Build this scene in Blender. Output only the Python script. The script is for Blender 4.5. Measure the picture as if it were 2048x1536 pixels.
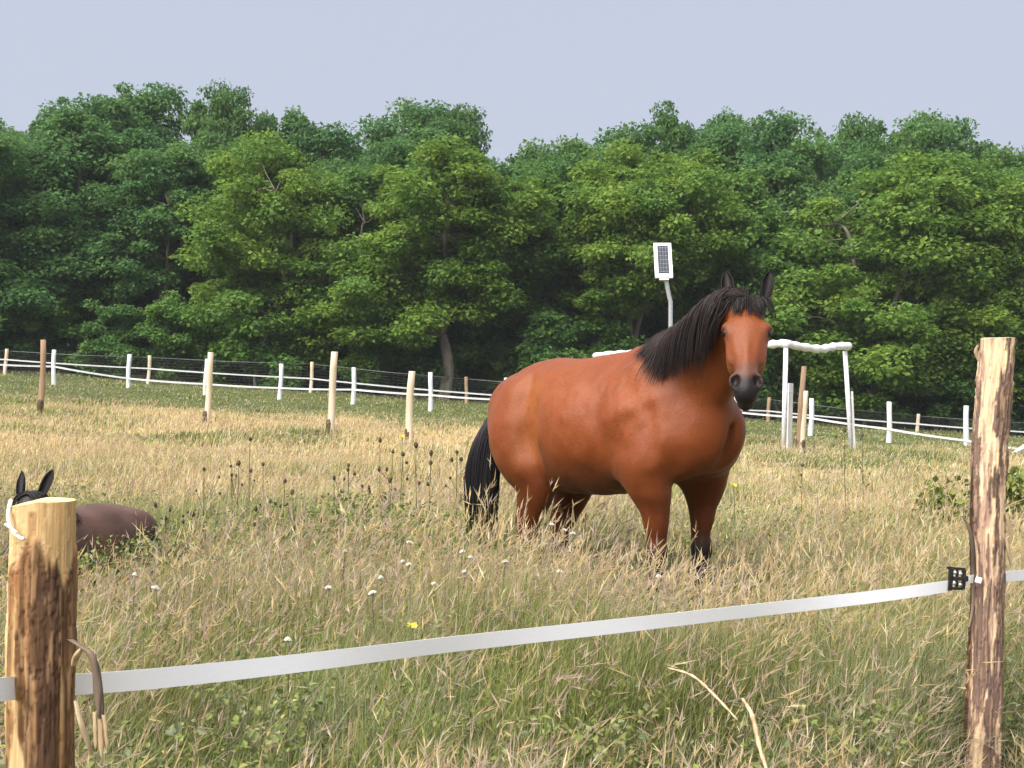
import bpy, math, random
import numpy as np
from mathutils import Matrix, Vector

for _o in list(bpy.data.objects):
    bpy.data.objects.remove(_o, do_unlink=True)
SC = bpy.context.scene
COL = SC.collection
RNG = np.random.default_rng(7)
random.seed(7)

# ------------------------------------------------------------------ camera
FPX = 3000.0                      # focal length in pixels of the 2048 px wide photograph
CAM = np.array([0.0, 0.0, 1.5])
PITCH, ROLL = math.radians(0.38), math.radians(1.7)
_F = np.array([0, math.cos(PITCH), -math.sin(PITCH)])
_U0 = np.array([0, math.sin(PITCH), math.cos(PITCH)])
_R0 = np.array([1.0, 0, 0])
_R = _R0 * math.cos(ROLL) + _U0 * math.sin(ROLL)
_U = -_R0 * math.sin(ROLL) + _U0 * math.cos(ROLL)
cam_data = bpy.data.cameras.new('camera')
cam = bpy.data.objects.new('camera', cam_data)
COL.objects.link(cam)
cam_data.sensor_width = 36.0
cam_data.lens = 36.0 * FPX / 2048.0
cam_data.clip_start, cam_data.clip_end = 0.05, 2000.0
cam.matrix_world = Matrix(((_R[0], _U[0], -_F[0], CAM[0]), (_R[1], _U[1], -_F[1], CAM[1]),
                           (_R[2], _U[2], -_F[2], CAM[2]), (0, 0, 0, 1)))
SC.camera = cam

# ------------------------------------------------------------------ sky and sun (bright hazy overcast)
SUN_EL, SUN_AZ = math.radians(54), math.radians(226)     # azimuth from +Y clockwise: behind the viewer, to the left
world = bpy.data.worlds.new('World')
SC.world = world
world.use_nodes = True
wn, wl = world.node_tree.nodes, world.node_tree.links
wn.clear()
sky = wn.new('ShaderNodeTexSky')
sky.sky_type = 'NISHITA'
sky.sun_disc = False
sky.sun_elevation, sky.sun_rotation = SUN_EL, SUN_AZ
sky.air_density, sky.dust_density, sky.ozone_density = 1.0, 3.0, 1.5
bg_sky = wn.new('ShaderNodeBackground'); bg_sky.inputs['Strength'].default_value = 0.05
veil = wn.new('ShaderNodeBackground')                    # thin high cloud veil over the whole sky
veil.inputs['Color'].default_value = (0.755, 0.82, 1.0, 1); veil.inputs['Strength'].default_value = 0.415
tc = wn.new('ShaderNodeTexCoord')
vn = wn.new('ShaderNodeTexNoise'); vn.inputs['Scale'].default_value = 1.3; vn.inputs['Detail'].default_value = 3
vr = wn.new('ShaderNodeMapRange'); vr.inputs['To Min'].default_value = 0.90; vr.inputs['To Max'].default_value = 0.98
mixw = wn.new('ShaderNodeMixShader')
wout = wn.new('ShaderNodeOutputWorld')
wl.new(sky.outputs['Color'], bg_sky.inputs['Color'])
wl.new(tc.outputs['Generated'], vn.inputs['Vector'])
wl.new(vn.outputs['Fac'], vr.inputs['Value'])
wl.new(vr.outputs['Result'], mixw.inputs['Fac'])
wl.new(bg_sky.outputs['Background'], mixw.inputs[1])
wl.new(veil.outputs['Background'], mixw.inputs[2])
wl.new(mixw.outputs['Shader'], wout.inputs['Surface'])

sun_data = bpy.data.lights.new('sun', 'SUN')
sun_data.energy = 4.9
sun_data.angle = math.radians(75)
sun_data.color = (1.0, 0.95, 0.86)
sun = bpy.data.objects.new('sun', sun_data)
COL.objects.link(sun)
_sd = Vector((math.sin(SUN_AZ) * math.cos(SUN_EL), math.cos(SUN_AZ) * math.cos(SUN_EL), math.sin(SUN_EL)))
sun.rotation_euler = (-_sd).to_track_quat('-Z', 'Y').to_euler()
sun.location = (0, 0, 30)

vs = SC.view_settings
vs.view_transform, vs.look, vs.gamma, vs.use_curve_mapping = 'Standard', 'None', 1.0, False
vs.exposure = 0.9
SC.cycles.use_denoising = True
SC.cycles.use_adaptive_sampling = True
SC.cycles.adaptive_threshold = 0.03
SC.cycles.max_bounces = 6
SC.cycles.diffuse_bounces = 4
SC.cycles.glossy_bounces = 2
SC.cycles.transmission_bounces = 3
SC.cycles.transparent_max_bounces = 4

# ------------------------------------------------------------------ helpers
def ground_z(x, y):
    x = np.asarray(x, float); y = np.asarray(y, float)
    yy = np.clip(y, 0, 60)
    xx = np.clip(x, -40, 40)
    z = 0.0105 * yy - 0.0007 * xx * yy
    z = z + 0.03 * np.sin(x * 0.9 + 1.3) * np.sin(y * 0.7 + 0.4) + 0.02 * np.sin(x * 2.1 + y * 1.3)
    return z

def px_point(px, py, depth):
    return CAM + depth * (_F + (px - 1024) / FPX * _R - (py - 768) / FPX * _U)

def foot(px, depth, py=850):
    """Where something seen at column px, depth metres away, stands on the ground."""
    x, y = 0, 0
    for _ in range(4):
        p = px_point(px, py, depth)
        z = float(ground_z(p[0], p[1]))
        v = p - CAM
        py = 768 - FPX * float(np.dot(np.array([p[0], p[1], z]) - CAM, _U)) / depth
    p = px_point(px, py, depth)
    return np.array([p[0], p[1], float(ground_z(p[0], p[1]))])

def up_to(px, py, depth):
    """World height of the thing's point seen at (px, py), depth metres away."""
    return float(px_point(px, py, depth)[2])

def tag(o, label=None, cat=None, group=None, kind=None):
    if label: o['label'] = label
    if cat: o['category'] = cat
    if group: o['group'] = group
    if kind: o['kind'] = kind
    return o

def empty(name, loc=(0, 0, 0), rz=0.0, parent=None):
    o = bpy.data.objects.new(name, None)
    o.empty_display_size = 0.1
    o.location = loc; o.rotation_euler = (0, 0, rz)
    if parent: o.parent = parent
    COL.objects.link(o)
    return o

def np_mesh(name, V, faces, mat=None, colors=None, smooth=True):
    """V (n,3); faces (m,k) int array or list of such arrays."""
    if not isinstance(faces, list): faces = [faces]
    me = bpy.data.meshes.new(name)
    V = np.asarray(V, np.float32)
    me.vertices.add(len(V)); me.vertices.foreach_set('co', V.ravel())
    loops = np.concatenate([np.asarray(f, np.int32).ravel() for f in faces])
    tot = np.concatenate([np.full(len(f), np.asarray(f).shape[1], np.int32) for f in faces])
    start = np.concatenate([[0], np.cumsum(tot)[:-1]]).astype(np.int32)
    me.loops.add(len(loops)); me.loops.foreach_set('vertex_index', loops)
    me.polygons.add(len(tot)); me.polygons.foreach_set('loop_start', start)
    try: me.polygons.foreach_set('loop_total', tot)
    except Exception: pass
    me.polygons.foreach_set('use_smooth', np.full(len(tot), smooth, bool))
    if colors is not None:
        a = me.color_attributes.new('Col', 'FLOAT_COLOR', 'POINT')
        c = np.ones((len(V), 4), np.float32); c[:, :3] = colors
        a.data.foreach_set('color', c.ravel())
    me.update(calc_edges=True)
    if mat: me.materials.append(mat)
    return me

def mobj(name, me, parent=None, loc=None):
    o = bpy.data.objects.new(name, me)
    if parent: o.parent = parent
    if loc is not None: o.location = loc
    COL.objects.link(o)
    return o

class MB:
    """Collects polygons; build() links them as one mesh object."""
    def __init__(s): s.v = []; s.f = []
    def add(s, V, F):
        n = len(s.v); s.v += [tuple(p) for p in V]
        s.f += [tuple(i + n for i in f) for f in F]
    def box(s, c, size, rot=None):
        hx, hy, hz = [a / 2 for a in size]
        b = min(hx, hy, hz) * 0.18
        V = []
        # chamfered box: 24 vertices
        for sx in (-1, 1):
            for sy in (-1, 1):
                for sz in (-1, 1):
                    V += [(sx * hx, sy * (hy - b), sz * (hz - b)), (sx * (hx - b), sy * hy, sz * (hz - b)), (sx * (hx - b), sy * (hy - b), sz * hz)]
        V = [Vector(v) for v in V]
        if rot is not None: V = [rot @ v for v in V]
        V = [v + Vector(c) for v in V]
        import bmesh
        bm = bmesh.new()
        for v in V: bm.verts.new(v)
        bmesh.ops.convex_hull(bm, input=bm.verts)
        bm.verts.index_update()
        s.add([tuple(v.co) for v in bm.verts], [[v.index for v in f.verts] for f in bm.faces])
        bm.free()
    def tube(s, pts, radii, n=8, cap=True):
        pts = [np.asarray(p, float) for p in pts]
        if np.isscalar(radii): radii = [radii] * len(pts)
        V = []; F = []
        ref = np.array([0.31, 0.95, 0.12])
        for i, p in enumerate(pts):
            d = pts[min(i + 1, len(pts) - 1)] - pts[max(i - 1, 0)]
            d = d / (np.linalg.norm(d) + 1e-9)
            a = np.cross(d, ref); a /= np.linalg.norm(a) + 1e-9
            b = np.cross(d, a)
            for k in range(n):
                t = 2 * math.pi * k / n
                V.append(p + radii[i] * (math.cos(t) * a + math.sin(t) * b))
        for i in range(len(pts) - 1):
            for k in range(n):
                k2 = (k + 1) % n
                F.append((i * n + k, i * n + k2, (i + 1) * n + k2, (i + 1) * n + k))
        if cap:
            F.append(tuple(range(n - 1, -1, -1)))
            F.append(tuple((len(pts) - 1) * n + k for k in range(n)))
        s.add(V, F)
    def build(s, name, mat, parent=None, loc=None, smooth=True):
        me = bpy.data.meshes.new(name)
        me.from_pydata(s.v, [], s.f)
        me.polygons.foreach_set('use_smooth', np.full(len(s.f), smooth, bool))
        me.materials.append(mat)
        return mobj(name, me, parent, loc)

def copy_tree(o, parent=None):
    c = o.copy(); COL.objects.link(c)
    if parent: c.parent = parent
    for ch in list(o.children):
        if ch is not c: copy_tree(ch, c)
    return c

# value noise in numpy
_perm = np.random.default_rng(3).random((64, 64, 64)).astype(np.float32)
def vnoise(P):
    P = np.asarray(P, np.float32)
    i = np.floor(P).astype(np.int64); f = P - i
    f = f * f * (3 - 2 * f)
    i0 = i & 63; i1 = (i + 1) & 63
    r = 0
    for dx in (0, 1):
        for dy in (0, 1):
            for dz in (0, 1):
                w = (f[..., 0] if dx else 1 - f[..., 0]) * (f[..., 1] if dy else 1 - f[..., 1]) * (f[..., 2] if dz else 1 - f[..., 2])
                r = r + w * _perm[(i1 if dx else i0)[..., 0], (i1 if dy else i0)[..., 1], (i1 if dz else i0)[..., 2]]
    return r
def fbm(P, octv=4):
    P = np.asarray(P, np.float32); s = 0; a = 0.5; t = 0
    for k in range(octv):
        s = s + a * vnoise(P * (2 ** k) + 7.3 * k); t += a; a *= 0.5
    return s / t
def fbm2(x, y, sc, seed=0, octv=3):
    return fbm(np.stack([np.asarray(x) * sc + seed, np.asarray(y) * sc + seed * 1.7, np.full(np.shape(x), seed * 0.37)], -1), octv)
def sstep(a, b, x):
    t = np.clip((x - a) / (b - a), 0, 1); return t * t * (3 - 2 * t)
def lin(r, g, b):
    return tuple(((c / 255.0) / 12.92 if c / 255.0 <= 0.04045 else ((c / 255.0 + 0.055) / 1.055) ** 2.4) for c in (r, g, b))

# ------------------------------------------------------------------ materials
def new_mat(name):
    m = bpy.data.materials.new(name); m.use_nodes = True
    nt = m.node_tree
    return m, nt, nt.nodes['Principled BSDF'], nt.nodes['Material Output']

def mottled(name, c1, c2, scale=8.0, rough=0.8, bump=0.2, stretch=(1, 1, 1), detail=6, spec=0.3, metallic=0.0, bscale=None):
    m, nt, bs, out = new_mat(name)
    t = nt.nodes.new('ShaderNodeTexCoord'); mp = nt.nodes.new('ShaderNodeMapping')
    mp.inputs['Scale'].default_value = stretch
    nz = nt.nodes.new('ShaderNodeTexNoise'); nz.inputs['Scale'].default_value = scale; nz.inputs['Detail'].default_value = detail
    cr = nt.nodes.new('ShaderNodeValToRGB')
    cr.color_ramp.elements[0].position, cr.color_ramp.elements[1].position = 0.35, 0.65
    cr.color_ramp.elements[0].color = (*c1, 1); cr.color_ramp.elements[1].color = (*c2, 1)
    nt.links.new(t.outputs['Object'], mp.inputs['Vector']); nt.links.new(mp.outputs['Vector'], nz.inputs['Vector'])
    nt.links.new(nz.outputs['Fac'], cr.inputs['Fac']); nt.links.new(cr.outputs['Color'], bs.inputs['Base Color'])
    bp = nt.nodes.new('ShaderNodeBump'); bp.inputs['Strength'].default_value = bump; bp.inputs['Distance'].default_value = 0.01
    nt.links.new(nz.outputs['Fac'], bp.inputs['Height']); nt.links.new(bp.outputs['Normal'], bs.inputs['Normal'])
    bs.inputs['Roughness'].default_value = rough; bs.inputs['Metallic'].default_value = metallic
    bs.inputs['Specular IOR Level'].default_value = spec
    return m

def attr_mat(name, rough=0.8, spec=0.2, translucent=0.0, noise=None, bump=None, sheen=0.0, object_tint=False):
    """Base colour from the mesh's own colour attribute."""
    m, nt, bs, out = new_mat(name)
    at = nt.nodes.new('ShaderNodeAttribute'); at.attribute_name = 'Col'
    src = at.outputs['Color']
    if object_tint:
        oi = nt.nodes.new('ShaderNodeObjectInfo')
        mx = nt.nodes.new('ShaderNodeMix'); mx.data_type = 'RGBA'; mx.blend_type = 'MULTIPLY'; mx.inputs[0].default_value = 1.0
        nt.links.new(src, mx.inputs[6]); nt.links.new(oi.outputs['Color'], mx.inputs[7]); src = mx.outputs[2]
    if noise:
        t = nt.nodes.new('ShaderNodeTexCoord'); mp = nt.nodes.new('ShaderNodeMapping'); mp.inputs['Scale'].default_value = noise[1]
        nz = nt.nodes.new('ShaderNodeTexNoise'); nz.inputs['Scale'].default_value = noise[0]; nz.inputs['Detail'].default_value = 6
        nt.links.new(t.outputs['Object'], mp.inputs['Vector']); nt.links.new(mp.outputs['Vector'], nz.inputs['Vector'])
        mr = nt.nodes.new('ShaderNodeMapRange'); mr.inputs['From Min'].default_value = 0.3; mr.inputs['From Max'].default_value = 0.7
        mr.inputs['To Min'].default_value = noise[2]; mr.inputs['To Max'].default_value = noise[3]
        nt.links.new(nz.outputs['Fac'], mr.inputs['Value'])
        mx2 = nt.nodes.new('ShaderNodeMix'); mx2.data_type = 'RGBA'; mx2.blend_type = 'MULTIPLY'; mx2.inputs[0].default_value = 1.0
        nt.links.new(src, mx2.inputs[6]); nt.links.new(mr.outputs['Result'], mx2.inputs[7]); src = mx2.outputs[2]
        if bump:
            bp = nt.nodes.new('ShaderNodeBump'); bp.inputs['Strength'].default_value = bump; bp.inputs['Distance'].default_value = 0.006
            nt.links.new(nz.outputs['Fac'], bp.inputs['Height']); nt.links.new(bp.outputs['Normal'], bs.inputs['Normal'])
    nt.links.new(src, bs.inputs['Base Color'])
    bs.inputs['Roughness'].default_value = rough
    bs.inputs['Specular IOR Level'].default_value = spec
    if sheen: bs.inputs['Sheen Weight'].default_value = sheen
    if translucent:
        tr = nt.nodes.new('ShaderNodeBsdfTranslucent'); mxs = nt.nodes.new('ShaderNodeMixShader')
        mxs.inputs['Fac'].default_value = translucent
        nt.links.new(src, tr.inputs['Color']); nt.links.new(bs.outputs['BSDF'], mxs.inputs[1]); nt.links.new(tr.outputs['BSDF'], mxs.inputs[2])
        nt.links.new(mxs.outputs['Shader'], out.inputs['Surface'])
    return m

M_GRASS = attr_mat('grass_blades', rough=0.75, spec=0.12, translucent=0.3)
M_LEAF = attr_mat('tree_leaves', rough=0.6, spec=0.25, translucent=0.45, object_tint=True)
M_HERB = attr_mat('herb_leaves', rough=0.7, spec=0.2, translucent=0.2)
M_TRUNK = mottled('tree_bark', (0.12, 0.10, 0.08), (0.27, 0.23, 0.19), 5, 0.95, 0.6, (1, 1, 0.25))
M_WOODPOST = attr_mat('post_wood', rough=0.85, spec=0.2, noise=(70, (1, 1, 0.08), 0.72, 1.2), bump=0.7)
M_STAKE = mottled('pale_stake_wood', (0.50, 0.40, 0.29), (0.72, 0.62, 0.49), 14, 0.85, 0.3, (1, 1, 0.12))
M_STAKE_B = mottled('brown_stake_wood', (0.26, 0.16, 0.10), (0.42, 0.29, 0.19), 14, 0.85, 0.3, (1, 1, 0.12))
M_CHAR = mottled('weathered_stake_foot', (0.05, 0.035, 0.02), (0.12, 0.08, 0.05), 20, 0.9, 0.3)
M_WHITEPOST = mottled('white_post_plastic', (0.60, 0.62, 0.64), (0.78, 0.79, 0.80), 6, 0.5, 0.05)
M_GREYBOARD = mottled('weathered_white_board', (0.52, 0.50, 0.50), (0.70, 0.69, 0.70), 9, 0.8, 0.2, (1, 1, 0.15))
M_WRAP = mottled('white_wrapped_rail', (0.66, 0.67, 0.70), (0.84, 0.85, 0.86), 16, 0.55, 0.4)
M_TAPE = mottled('white_fence_tape', (0.87, 0.87, 0.92), (0.90, 0.90, 0.94), 90, 0.6, 0.02, (0.3, 0.3, 5))
M_TAPEFAR = mottled('white_tape_far', (0.66, 0.66, 0.68), (0.76, 0.76, 0.76), 5, 0.6, 0.05)
M_WIRE = mottled('grey_wire', (0.16, 0.16, 0.16), (0.26, 0.26, 0.26), 20, 0.5, 0.0, metallic=0.6)
M_NET = mottled('dark_mesh_wire', (0.035, 0.04, 0.04), (0.06, 0.065, 0.06), 20, 0.6, 0.0)
M_BLACK = mottled('black_plastic', (0.012, 0.012, 0.013), (0.022, 0.022, 0.024), 60, 0.4, 0.1)
M_STEEL = mottled('galvanised_steel', (0.45, 0.46, 0.47), (0.62, 0.63, 0.64), 30, 0.35, 0.05, metallic=0.7)
M_LAMPWHITE = mottled('white_lamp_casing', (0.78, 0.80, 0.84), (0.86, 0.88, 0.90), 5, 0.35, 0.02)
M_CELL = mottled('solar_cell', (0.035, 0.042, 0.06), (0.06, 0.068, 0.09), 60, 0.6, 0.02, spec=0.12)
M_HAIR = attr_mat('black_horse_hair', rough=0.6, spec=0.22)
M_EYE = mottled('dark_eye', (0.006, 0.004, 0.003), (0.012, 0.007, 0.004), 40, 0.12, 0.0, spec=0.35)
M_ROPE = mottled('white_cord', (0.68, 0.67, 0.62), (0.82, 0.81, 0.76), 60, 0.8, 0.3)
M_SPLINTER = mottled('pale_splinter', (0.30, 0.21, 0.12), (0.58, 0.45, 0.29), 40, 0.8, 0.2, (1, 1, 0.2))
M_BARKSTRIP = mottled('peeling_bark', (0.07, 0.05, 0.04), (0.22, 0.16, 0.12), 22, 0.9, 0.5, (1, 1, 0.2))
M_WHITEFLOWER = mottled('white_flower', (0.50, 0.48, 0.40), (0.66, 0.64, 0.56), 40, 0.8, 0.2)
M_YELLOW = mottled('yellow_flower', (0.62, 0.55, 0.06), (0.74, 0.68, 0.10), 40, 0.7, 0.1)
M_SEED = mottled('dark_seedhead', (0.05, 0.035, 0.025), (0.10, 0.07, 0.05), 60, 0.9, 0.4)
M_STEM = mottled('weed_stem', (0.07, 0.075, 0.035), (0.13, 0.13, 0.06), 20, 0.85, 0.1)

def coat_mat():
    m = attr_mat('bay_coat', rough=0.47, spec=0.25, noise=(170, (.25, 1, .6), 0.80, 1.14), bump=0.22)
    bs = m.node_tree.nodes['Principled BSDF']
    bs.inputs['Sheen Weight'].default_value = 0.06
    bs.inputs['Sheen Roughness'].default_value = 0.4
    bs.inputs['Sheen Tint'].default_value = (1.0, 0.75, 0.55, 1)
    return m
M_COAT = coat_mat()

# ------------------------------------------------------------------ ground
def meadow_dry(x, y):
    """0 = lush green, 1 = dry straw; patches of the meadow itself."""
    x = np.asarray(x, float); y = np.asarray(y, float)
    d = 0.04 + 0.10 * sstep(4, 9, y) + 2.6 * (fbm2(x, y, 0.55, 3) - 0.5) + 0.5 * (fbm2(x, y, 1.7, 9) - 0.5)
    d = d + 0.62 * sstep(10.2, 12.5, y - 0.25 * np.abs(x + 1)) * (1 - sstep(30, 34, y)) * (1 - 0.80 * sstep(0.2, 1.8, x))
    d = d - 1.3 * sstep(31, 34.5, y)
    d = d - 0.30 * np.exp(-((x - 0.9) ** 2 / 1.6 + (y - 5.6) ** 2 / 1.8))
    d = d - 0.25 * np.exp(-((x - 1.9) ** 2 / 1.0 + (y - 5.4) ** 2 / 1.5))
    d = d - 0.45 * np.exp(-((x + 1.0) ** 2 / 1.6 + (y - 8.9) ** 2 / .8))
    d = d + 0.40 * np.exp(-((x - 0.9) ** 2 / 1.0 + (y - 4.05) ** 2 / 0.12))
    d = d + 0.35 * np.exp(-((x + 0.6) ** 2 / 0.4 + (y - 4.15) ** 2 / 0.15))
    d = d + 0.30 * np.exp(-((x - 2.0) ** 2 / .6 + (y - 9.6) ** 2 / 1.5))
    return np.clip(d, 0, 1)

def make_ground():
    ys = np.concatenate([np.linspace(-30, 0, 8), np.linspace(1, 60, 90), np.linspace(66, 700, 20)])
    xs = np.concatenate([np.linspace(-500, -45, 12), np.linspace(-40, 40, 110), np.linspace(45, 500, 12)])
    X, Y = np.meshgrid(xs, ys)
    V = np.stack([X, Y, ground_z(X, Y)], -1).reshape(-1, 3)
    n = len(xs)
    i, j = np.meshgrid(np.arange(len(ys) - 1), np.arange(n - 1), indexing='ij')
    a = (i * n + j).ravel()
    Fq = np.stack([a, a + 1, a + n + 1, a + n], -1)
    d = meadow_dry(V[:, 0], V[:, 1])[:, None]
    c = (1 - d) * np.array([0.085, 0.095, 0.04]) + d * np.array([0.46, 0.355, 0.18])
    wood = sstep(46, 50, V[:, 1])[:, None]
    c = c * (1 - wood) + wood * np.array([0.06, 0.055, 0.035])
    m = attr_mat('meadow_soil', rough=0.95, spec=0.05, noise=(6, (1, 1, 1), 0.6, 1.3), bump=0.5)
    o = mobj('ground', np_mesh('ground', V, Fq, m, c))
    tag(o, kind='structure')
make_ground()

# ------------------------------------------------------------------ smooth-blended body modelling (one continuous surface per animal)
def catmull(P, n):
    P = np.asarray(P, float)
    if len(P) < 3:
        t = np.linspace(0, 1, n + 1)[:, None]
        return P[0] * (1 - t) + P[-1] * t
    out = []
    m = len(P)
    for i in range(m - 1):
        p0, p1, p2, p3 = P[max(i - 1, 0)], P[i], P[i + 1], P[min(i + 2, m - 1)]
        for t in np.arange(n) / n:
            out.append(0.5 * ((2 * p1) + (-p0 + p2) * t + (2 * p0 - 5 * p1 + 4 * p2 - p3) * t * t + (-p0 + 3 * p1 - 3 * p2 + p3) * t ** 3))
    out.append(P[-1])
    return np.array(out)

class Sweep:
    """Elliptical tube: pts rows are (x, y, z, half width along side, half width across)."""
    def __init__(s, pts, side=(0, 1, 0), k=0.05, sub=False, res=3):
        Q = catmull(np.asarray(pts, float), res)
        s.P, s.W, s.H = Q[:, :3], Q[:, 3], Q[:, 4]
        s.side = np.asarray(side, float) / np.linalg.norm(side)
        s.k, s.sub = k, sub
    def seg(s, i, X):
        a, b = s.P[i], s.P[i + 1]
        d = b - a; L = np.linalg.norm(d) + 1e-9; dh = d / L
        u = np.cross(dh, s.side); u /= np.linalg.norm(u) + 1e-9
        sd = np.cross(u, dh)
        q = X - a.astype(np.float32)
        t = q @ dh.astype(np.float32) / L
        tc_ = np.clip(t, 0, 1)
        w = s.W[i] + (s.W[i + 1] - s.W[i]) * tc_
        h = s.H[i] + (s.H[i + 1] - s.H[i]) * tc_
        e = (t - tc_) * L
        qs = q @ sd.astype(np.float32); qu = q @ u.astype(np.float32)
        m = np.minimum(w, h)
        return (np.sqrt((qs / w) ** 2 + (qu / h) ** 2 + (e / m) ** 2) - 1) * m
    def ev(s, X):
        d = None
        for i in range(len(s.P) - 1):
            v = s.seg(i, X); d = v if d is None else np.minimum(d, v)
        return d

class Ell:
    """Ellipsoid with axes given as rows of A (orthonormal) and radii r."""
    def __init__(s, c, r, A=None, k=0.05, sub=False):
        s.c = np.asarray(c, float); s.r = np.asarray(r, float); s.A = np.eye(3) if A is None else np.asarray(A, float)
        s.k, s.sub = k, sub
    def ev(s, X):
        q = ((X - s.c.astype(np.float32)) @ s.A.T.astype(np.float32)) / s.r.astype(np.float32)
        return (np.sqrt((q ** 2).sum(-1)) - 1) * float(s.r.min())

def smin(a, b, k):
    h = np.clip(0.5 + 0.5 * (b - a) / k, 0, 1)
    return b + (a - b) * h - k * h * (1 - h)

def body_eval(prims, X):
    X = np.asarray(X, np.float32); d = np.full(len(X), 9.0, np.float32)
    for p in prims:
        v = p.ev(X).astype(np.float32)
        d = -smin(-d, v, p.k) if p.sub else smin(d, v, p.k)
    return d

def body_mesh(prims, lo, hi, h):
    n = [int(math.ceil((hi[a] - lo[a]) / h)) + 1 for a in range(3)]
    ax = [np.float32(lo[a]) + np.arange(n[a], dtype=np.float32) * np.float32(h) for a in range(3)]
    vol = np.full(n, 1.0, np.float32)
    def box(pmin, pmax, pad):
        s_ = []
        for a in range(3):
            i0 = max(0, int((pmin[a] - pad - lo[a]) / h)); i1 = min(n[a], int((pmax[a] + pad - lo[a]) / h) + 2)
            s_.append(slice(i0, max(i1, i0 + 1)))
        return tuple(s_)
    def pts(sl):
        g = np.meshgrid(ax[0][sl[0]], ax[1][sl[1]], ax[2][sl[2]], indexing='ij')
        return np.stack(g, -1).reshape(-1, 3), g[0].shape
    for p in prims:
        m = p.k + 0.03
        if isinstance(p, Sweep):
            r = np.maximum(p.W, p.H)
            B = box((p.P - r[:, None]).min(0), (p.P + r[:, None]).max(0), m)
            tmp = np.full([s_.stop - s_.start for s_ in B], 1.0, np.float32)
            for i in range(len(p.P) - 1):
                rr = max(r[i], r[i + 1])
                b2 = box(np.minimum(p.P[i], p.P[i + 1]) - rr, np.maximum(p.P[i], p.P[i + 1]) + rr, m)
                b2 = tuple(slice(max(b2[a].start, B[a].start), min(b2[a].stop, B[a].stop)) for a in range(3))
                X, shp = pts(b2)
                v = p.seg(i, X).reshape(shp)
                loc = tuple(slice(b2[a].start - B[a].start, b2[a].stop - B[a].start) for a in range(3))
                tmp[loc] = np.minimum(tmp[loc], v)
        else:
            R = p.r.max()
            B = box(p.c - R, p.c + R, m)
            X, shp = pts(B); tmp = p.ev(X).reshape(shp).astype(np.float32)
        vol[B] = -smin(-vol[B], tmp, p.k) if p.sub else smin(vol[B], tmp, p.k)
    # surface nets
    s = vol < 0
    c = [s[i:n[0] - 1 + i, j:n[1] - 1 + j, k:n[2] - 1 + k] for i in (0, 1) for j in (0, 1) for k in (0, 1)]
    anyc = np.logical_or.reduce(c); allc = np.logical_and.reduce(c)
    act = anyc & ~allc
    I = np.argwhere(act)
    vid = np.full(act.shape, -1, np.int32); vid[act] = np.arange(len(I))
    acc = np.zeros((len(I), 3)); cnt = np.zeros(len(I))
    offs = [(i, j, k) for i in (0, 1) for j in (0, 1) for k in (0, 1)]
    for a in offs:
        for axis in range(3):
            if a[axis]: continue
            b = list(a); b[axis] = 1
            va = vol[I[:, 0] + a[0], I[:, 1] + a[1], I[:, 2] + a[2]]; vb = vol[I[:, 0] + b[0], I[:, 1] + b[1], I[:, 2] + b[2]]
            cr = (va < 0) != (vb < 0)
            t = np.where(cr, va / np.where(cr, va - vb, 1), 0)
            P = np.array(a, float)[None] + np.zeros((len(I), 3)); P[:, axis] += t
            acc[cr] += P[cr]; cnt[cr] += 1
    V = (I + acc / cnt[:, None]) * h + np.array(lo)
    faces = []
    for axis in range(3):
        o1, o2 = [(1, 2), (2, 0), (0, 1)][axis]
        sl0 = [slice(None)] * 3; sl1 = [slice(None)] * 3
        sl0[axis] = slice(0, -1); sl1[axis] = slice(1, None)
        A, Bv = s[tuple(sl0)], s[tuple(sl1)]
        E = np.argwhere(A != Bv)
        ok = (E[:, o1] > 0) & (E[:, o2] > 0) & (E[:, o1] < n[o1] - 1) & (E[:, o2] < n[o2] - 1)
        E = E[ok]
        inside = A[E[:, 0], E[:, 1], E[:, 2]]
        q = []
        for d1, d2 in ((1, 1), (0, 1), (0, 0), (1, 0)):
            C = E.copy(); C[:, o1] -= d1; C[:, o2] -= d2
            q.append(vid[C[:, 0], C[:, 1], C[:, 2]])
        q = np.stack(q, -1)
        q[~inside] = q[~inside][:, ::-1]
        faces.append(q)
    Fq = np.concatenate(faces)
    Fq = Fq[(Fq >= 0).all(1)]
    # relax
    for _ in range(4):
        sm = np.zeros_like(V); ct = np.zeros(len(V))
        for a, b in ((0, 1), (1, 2), (2, 3), (3, 0)):
            np.add.at(sm, Fq[:, a], V[Fq[:, b]]); np.add.at(ct, Fq[:, a], 1)
            np.add.at(sm, Fq[:, b], V[Fq[:, a]]); np.add.at(ct, Fq[:, b], 1)
        V = 0.55 * V + 0.45 * sm / np.maximum(ct, 1)[:, None]
    return V, Fq

def mirror(pts): return [(p[0], -p[1]) + tuple(p[2:]) for p in pts]

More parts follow.
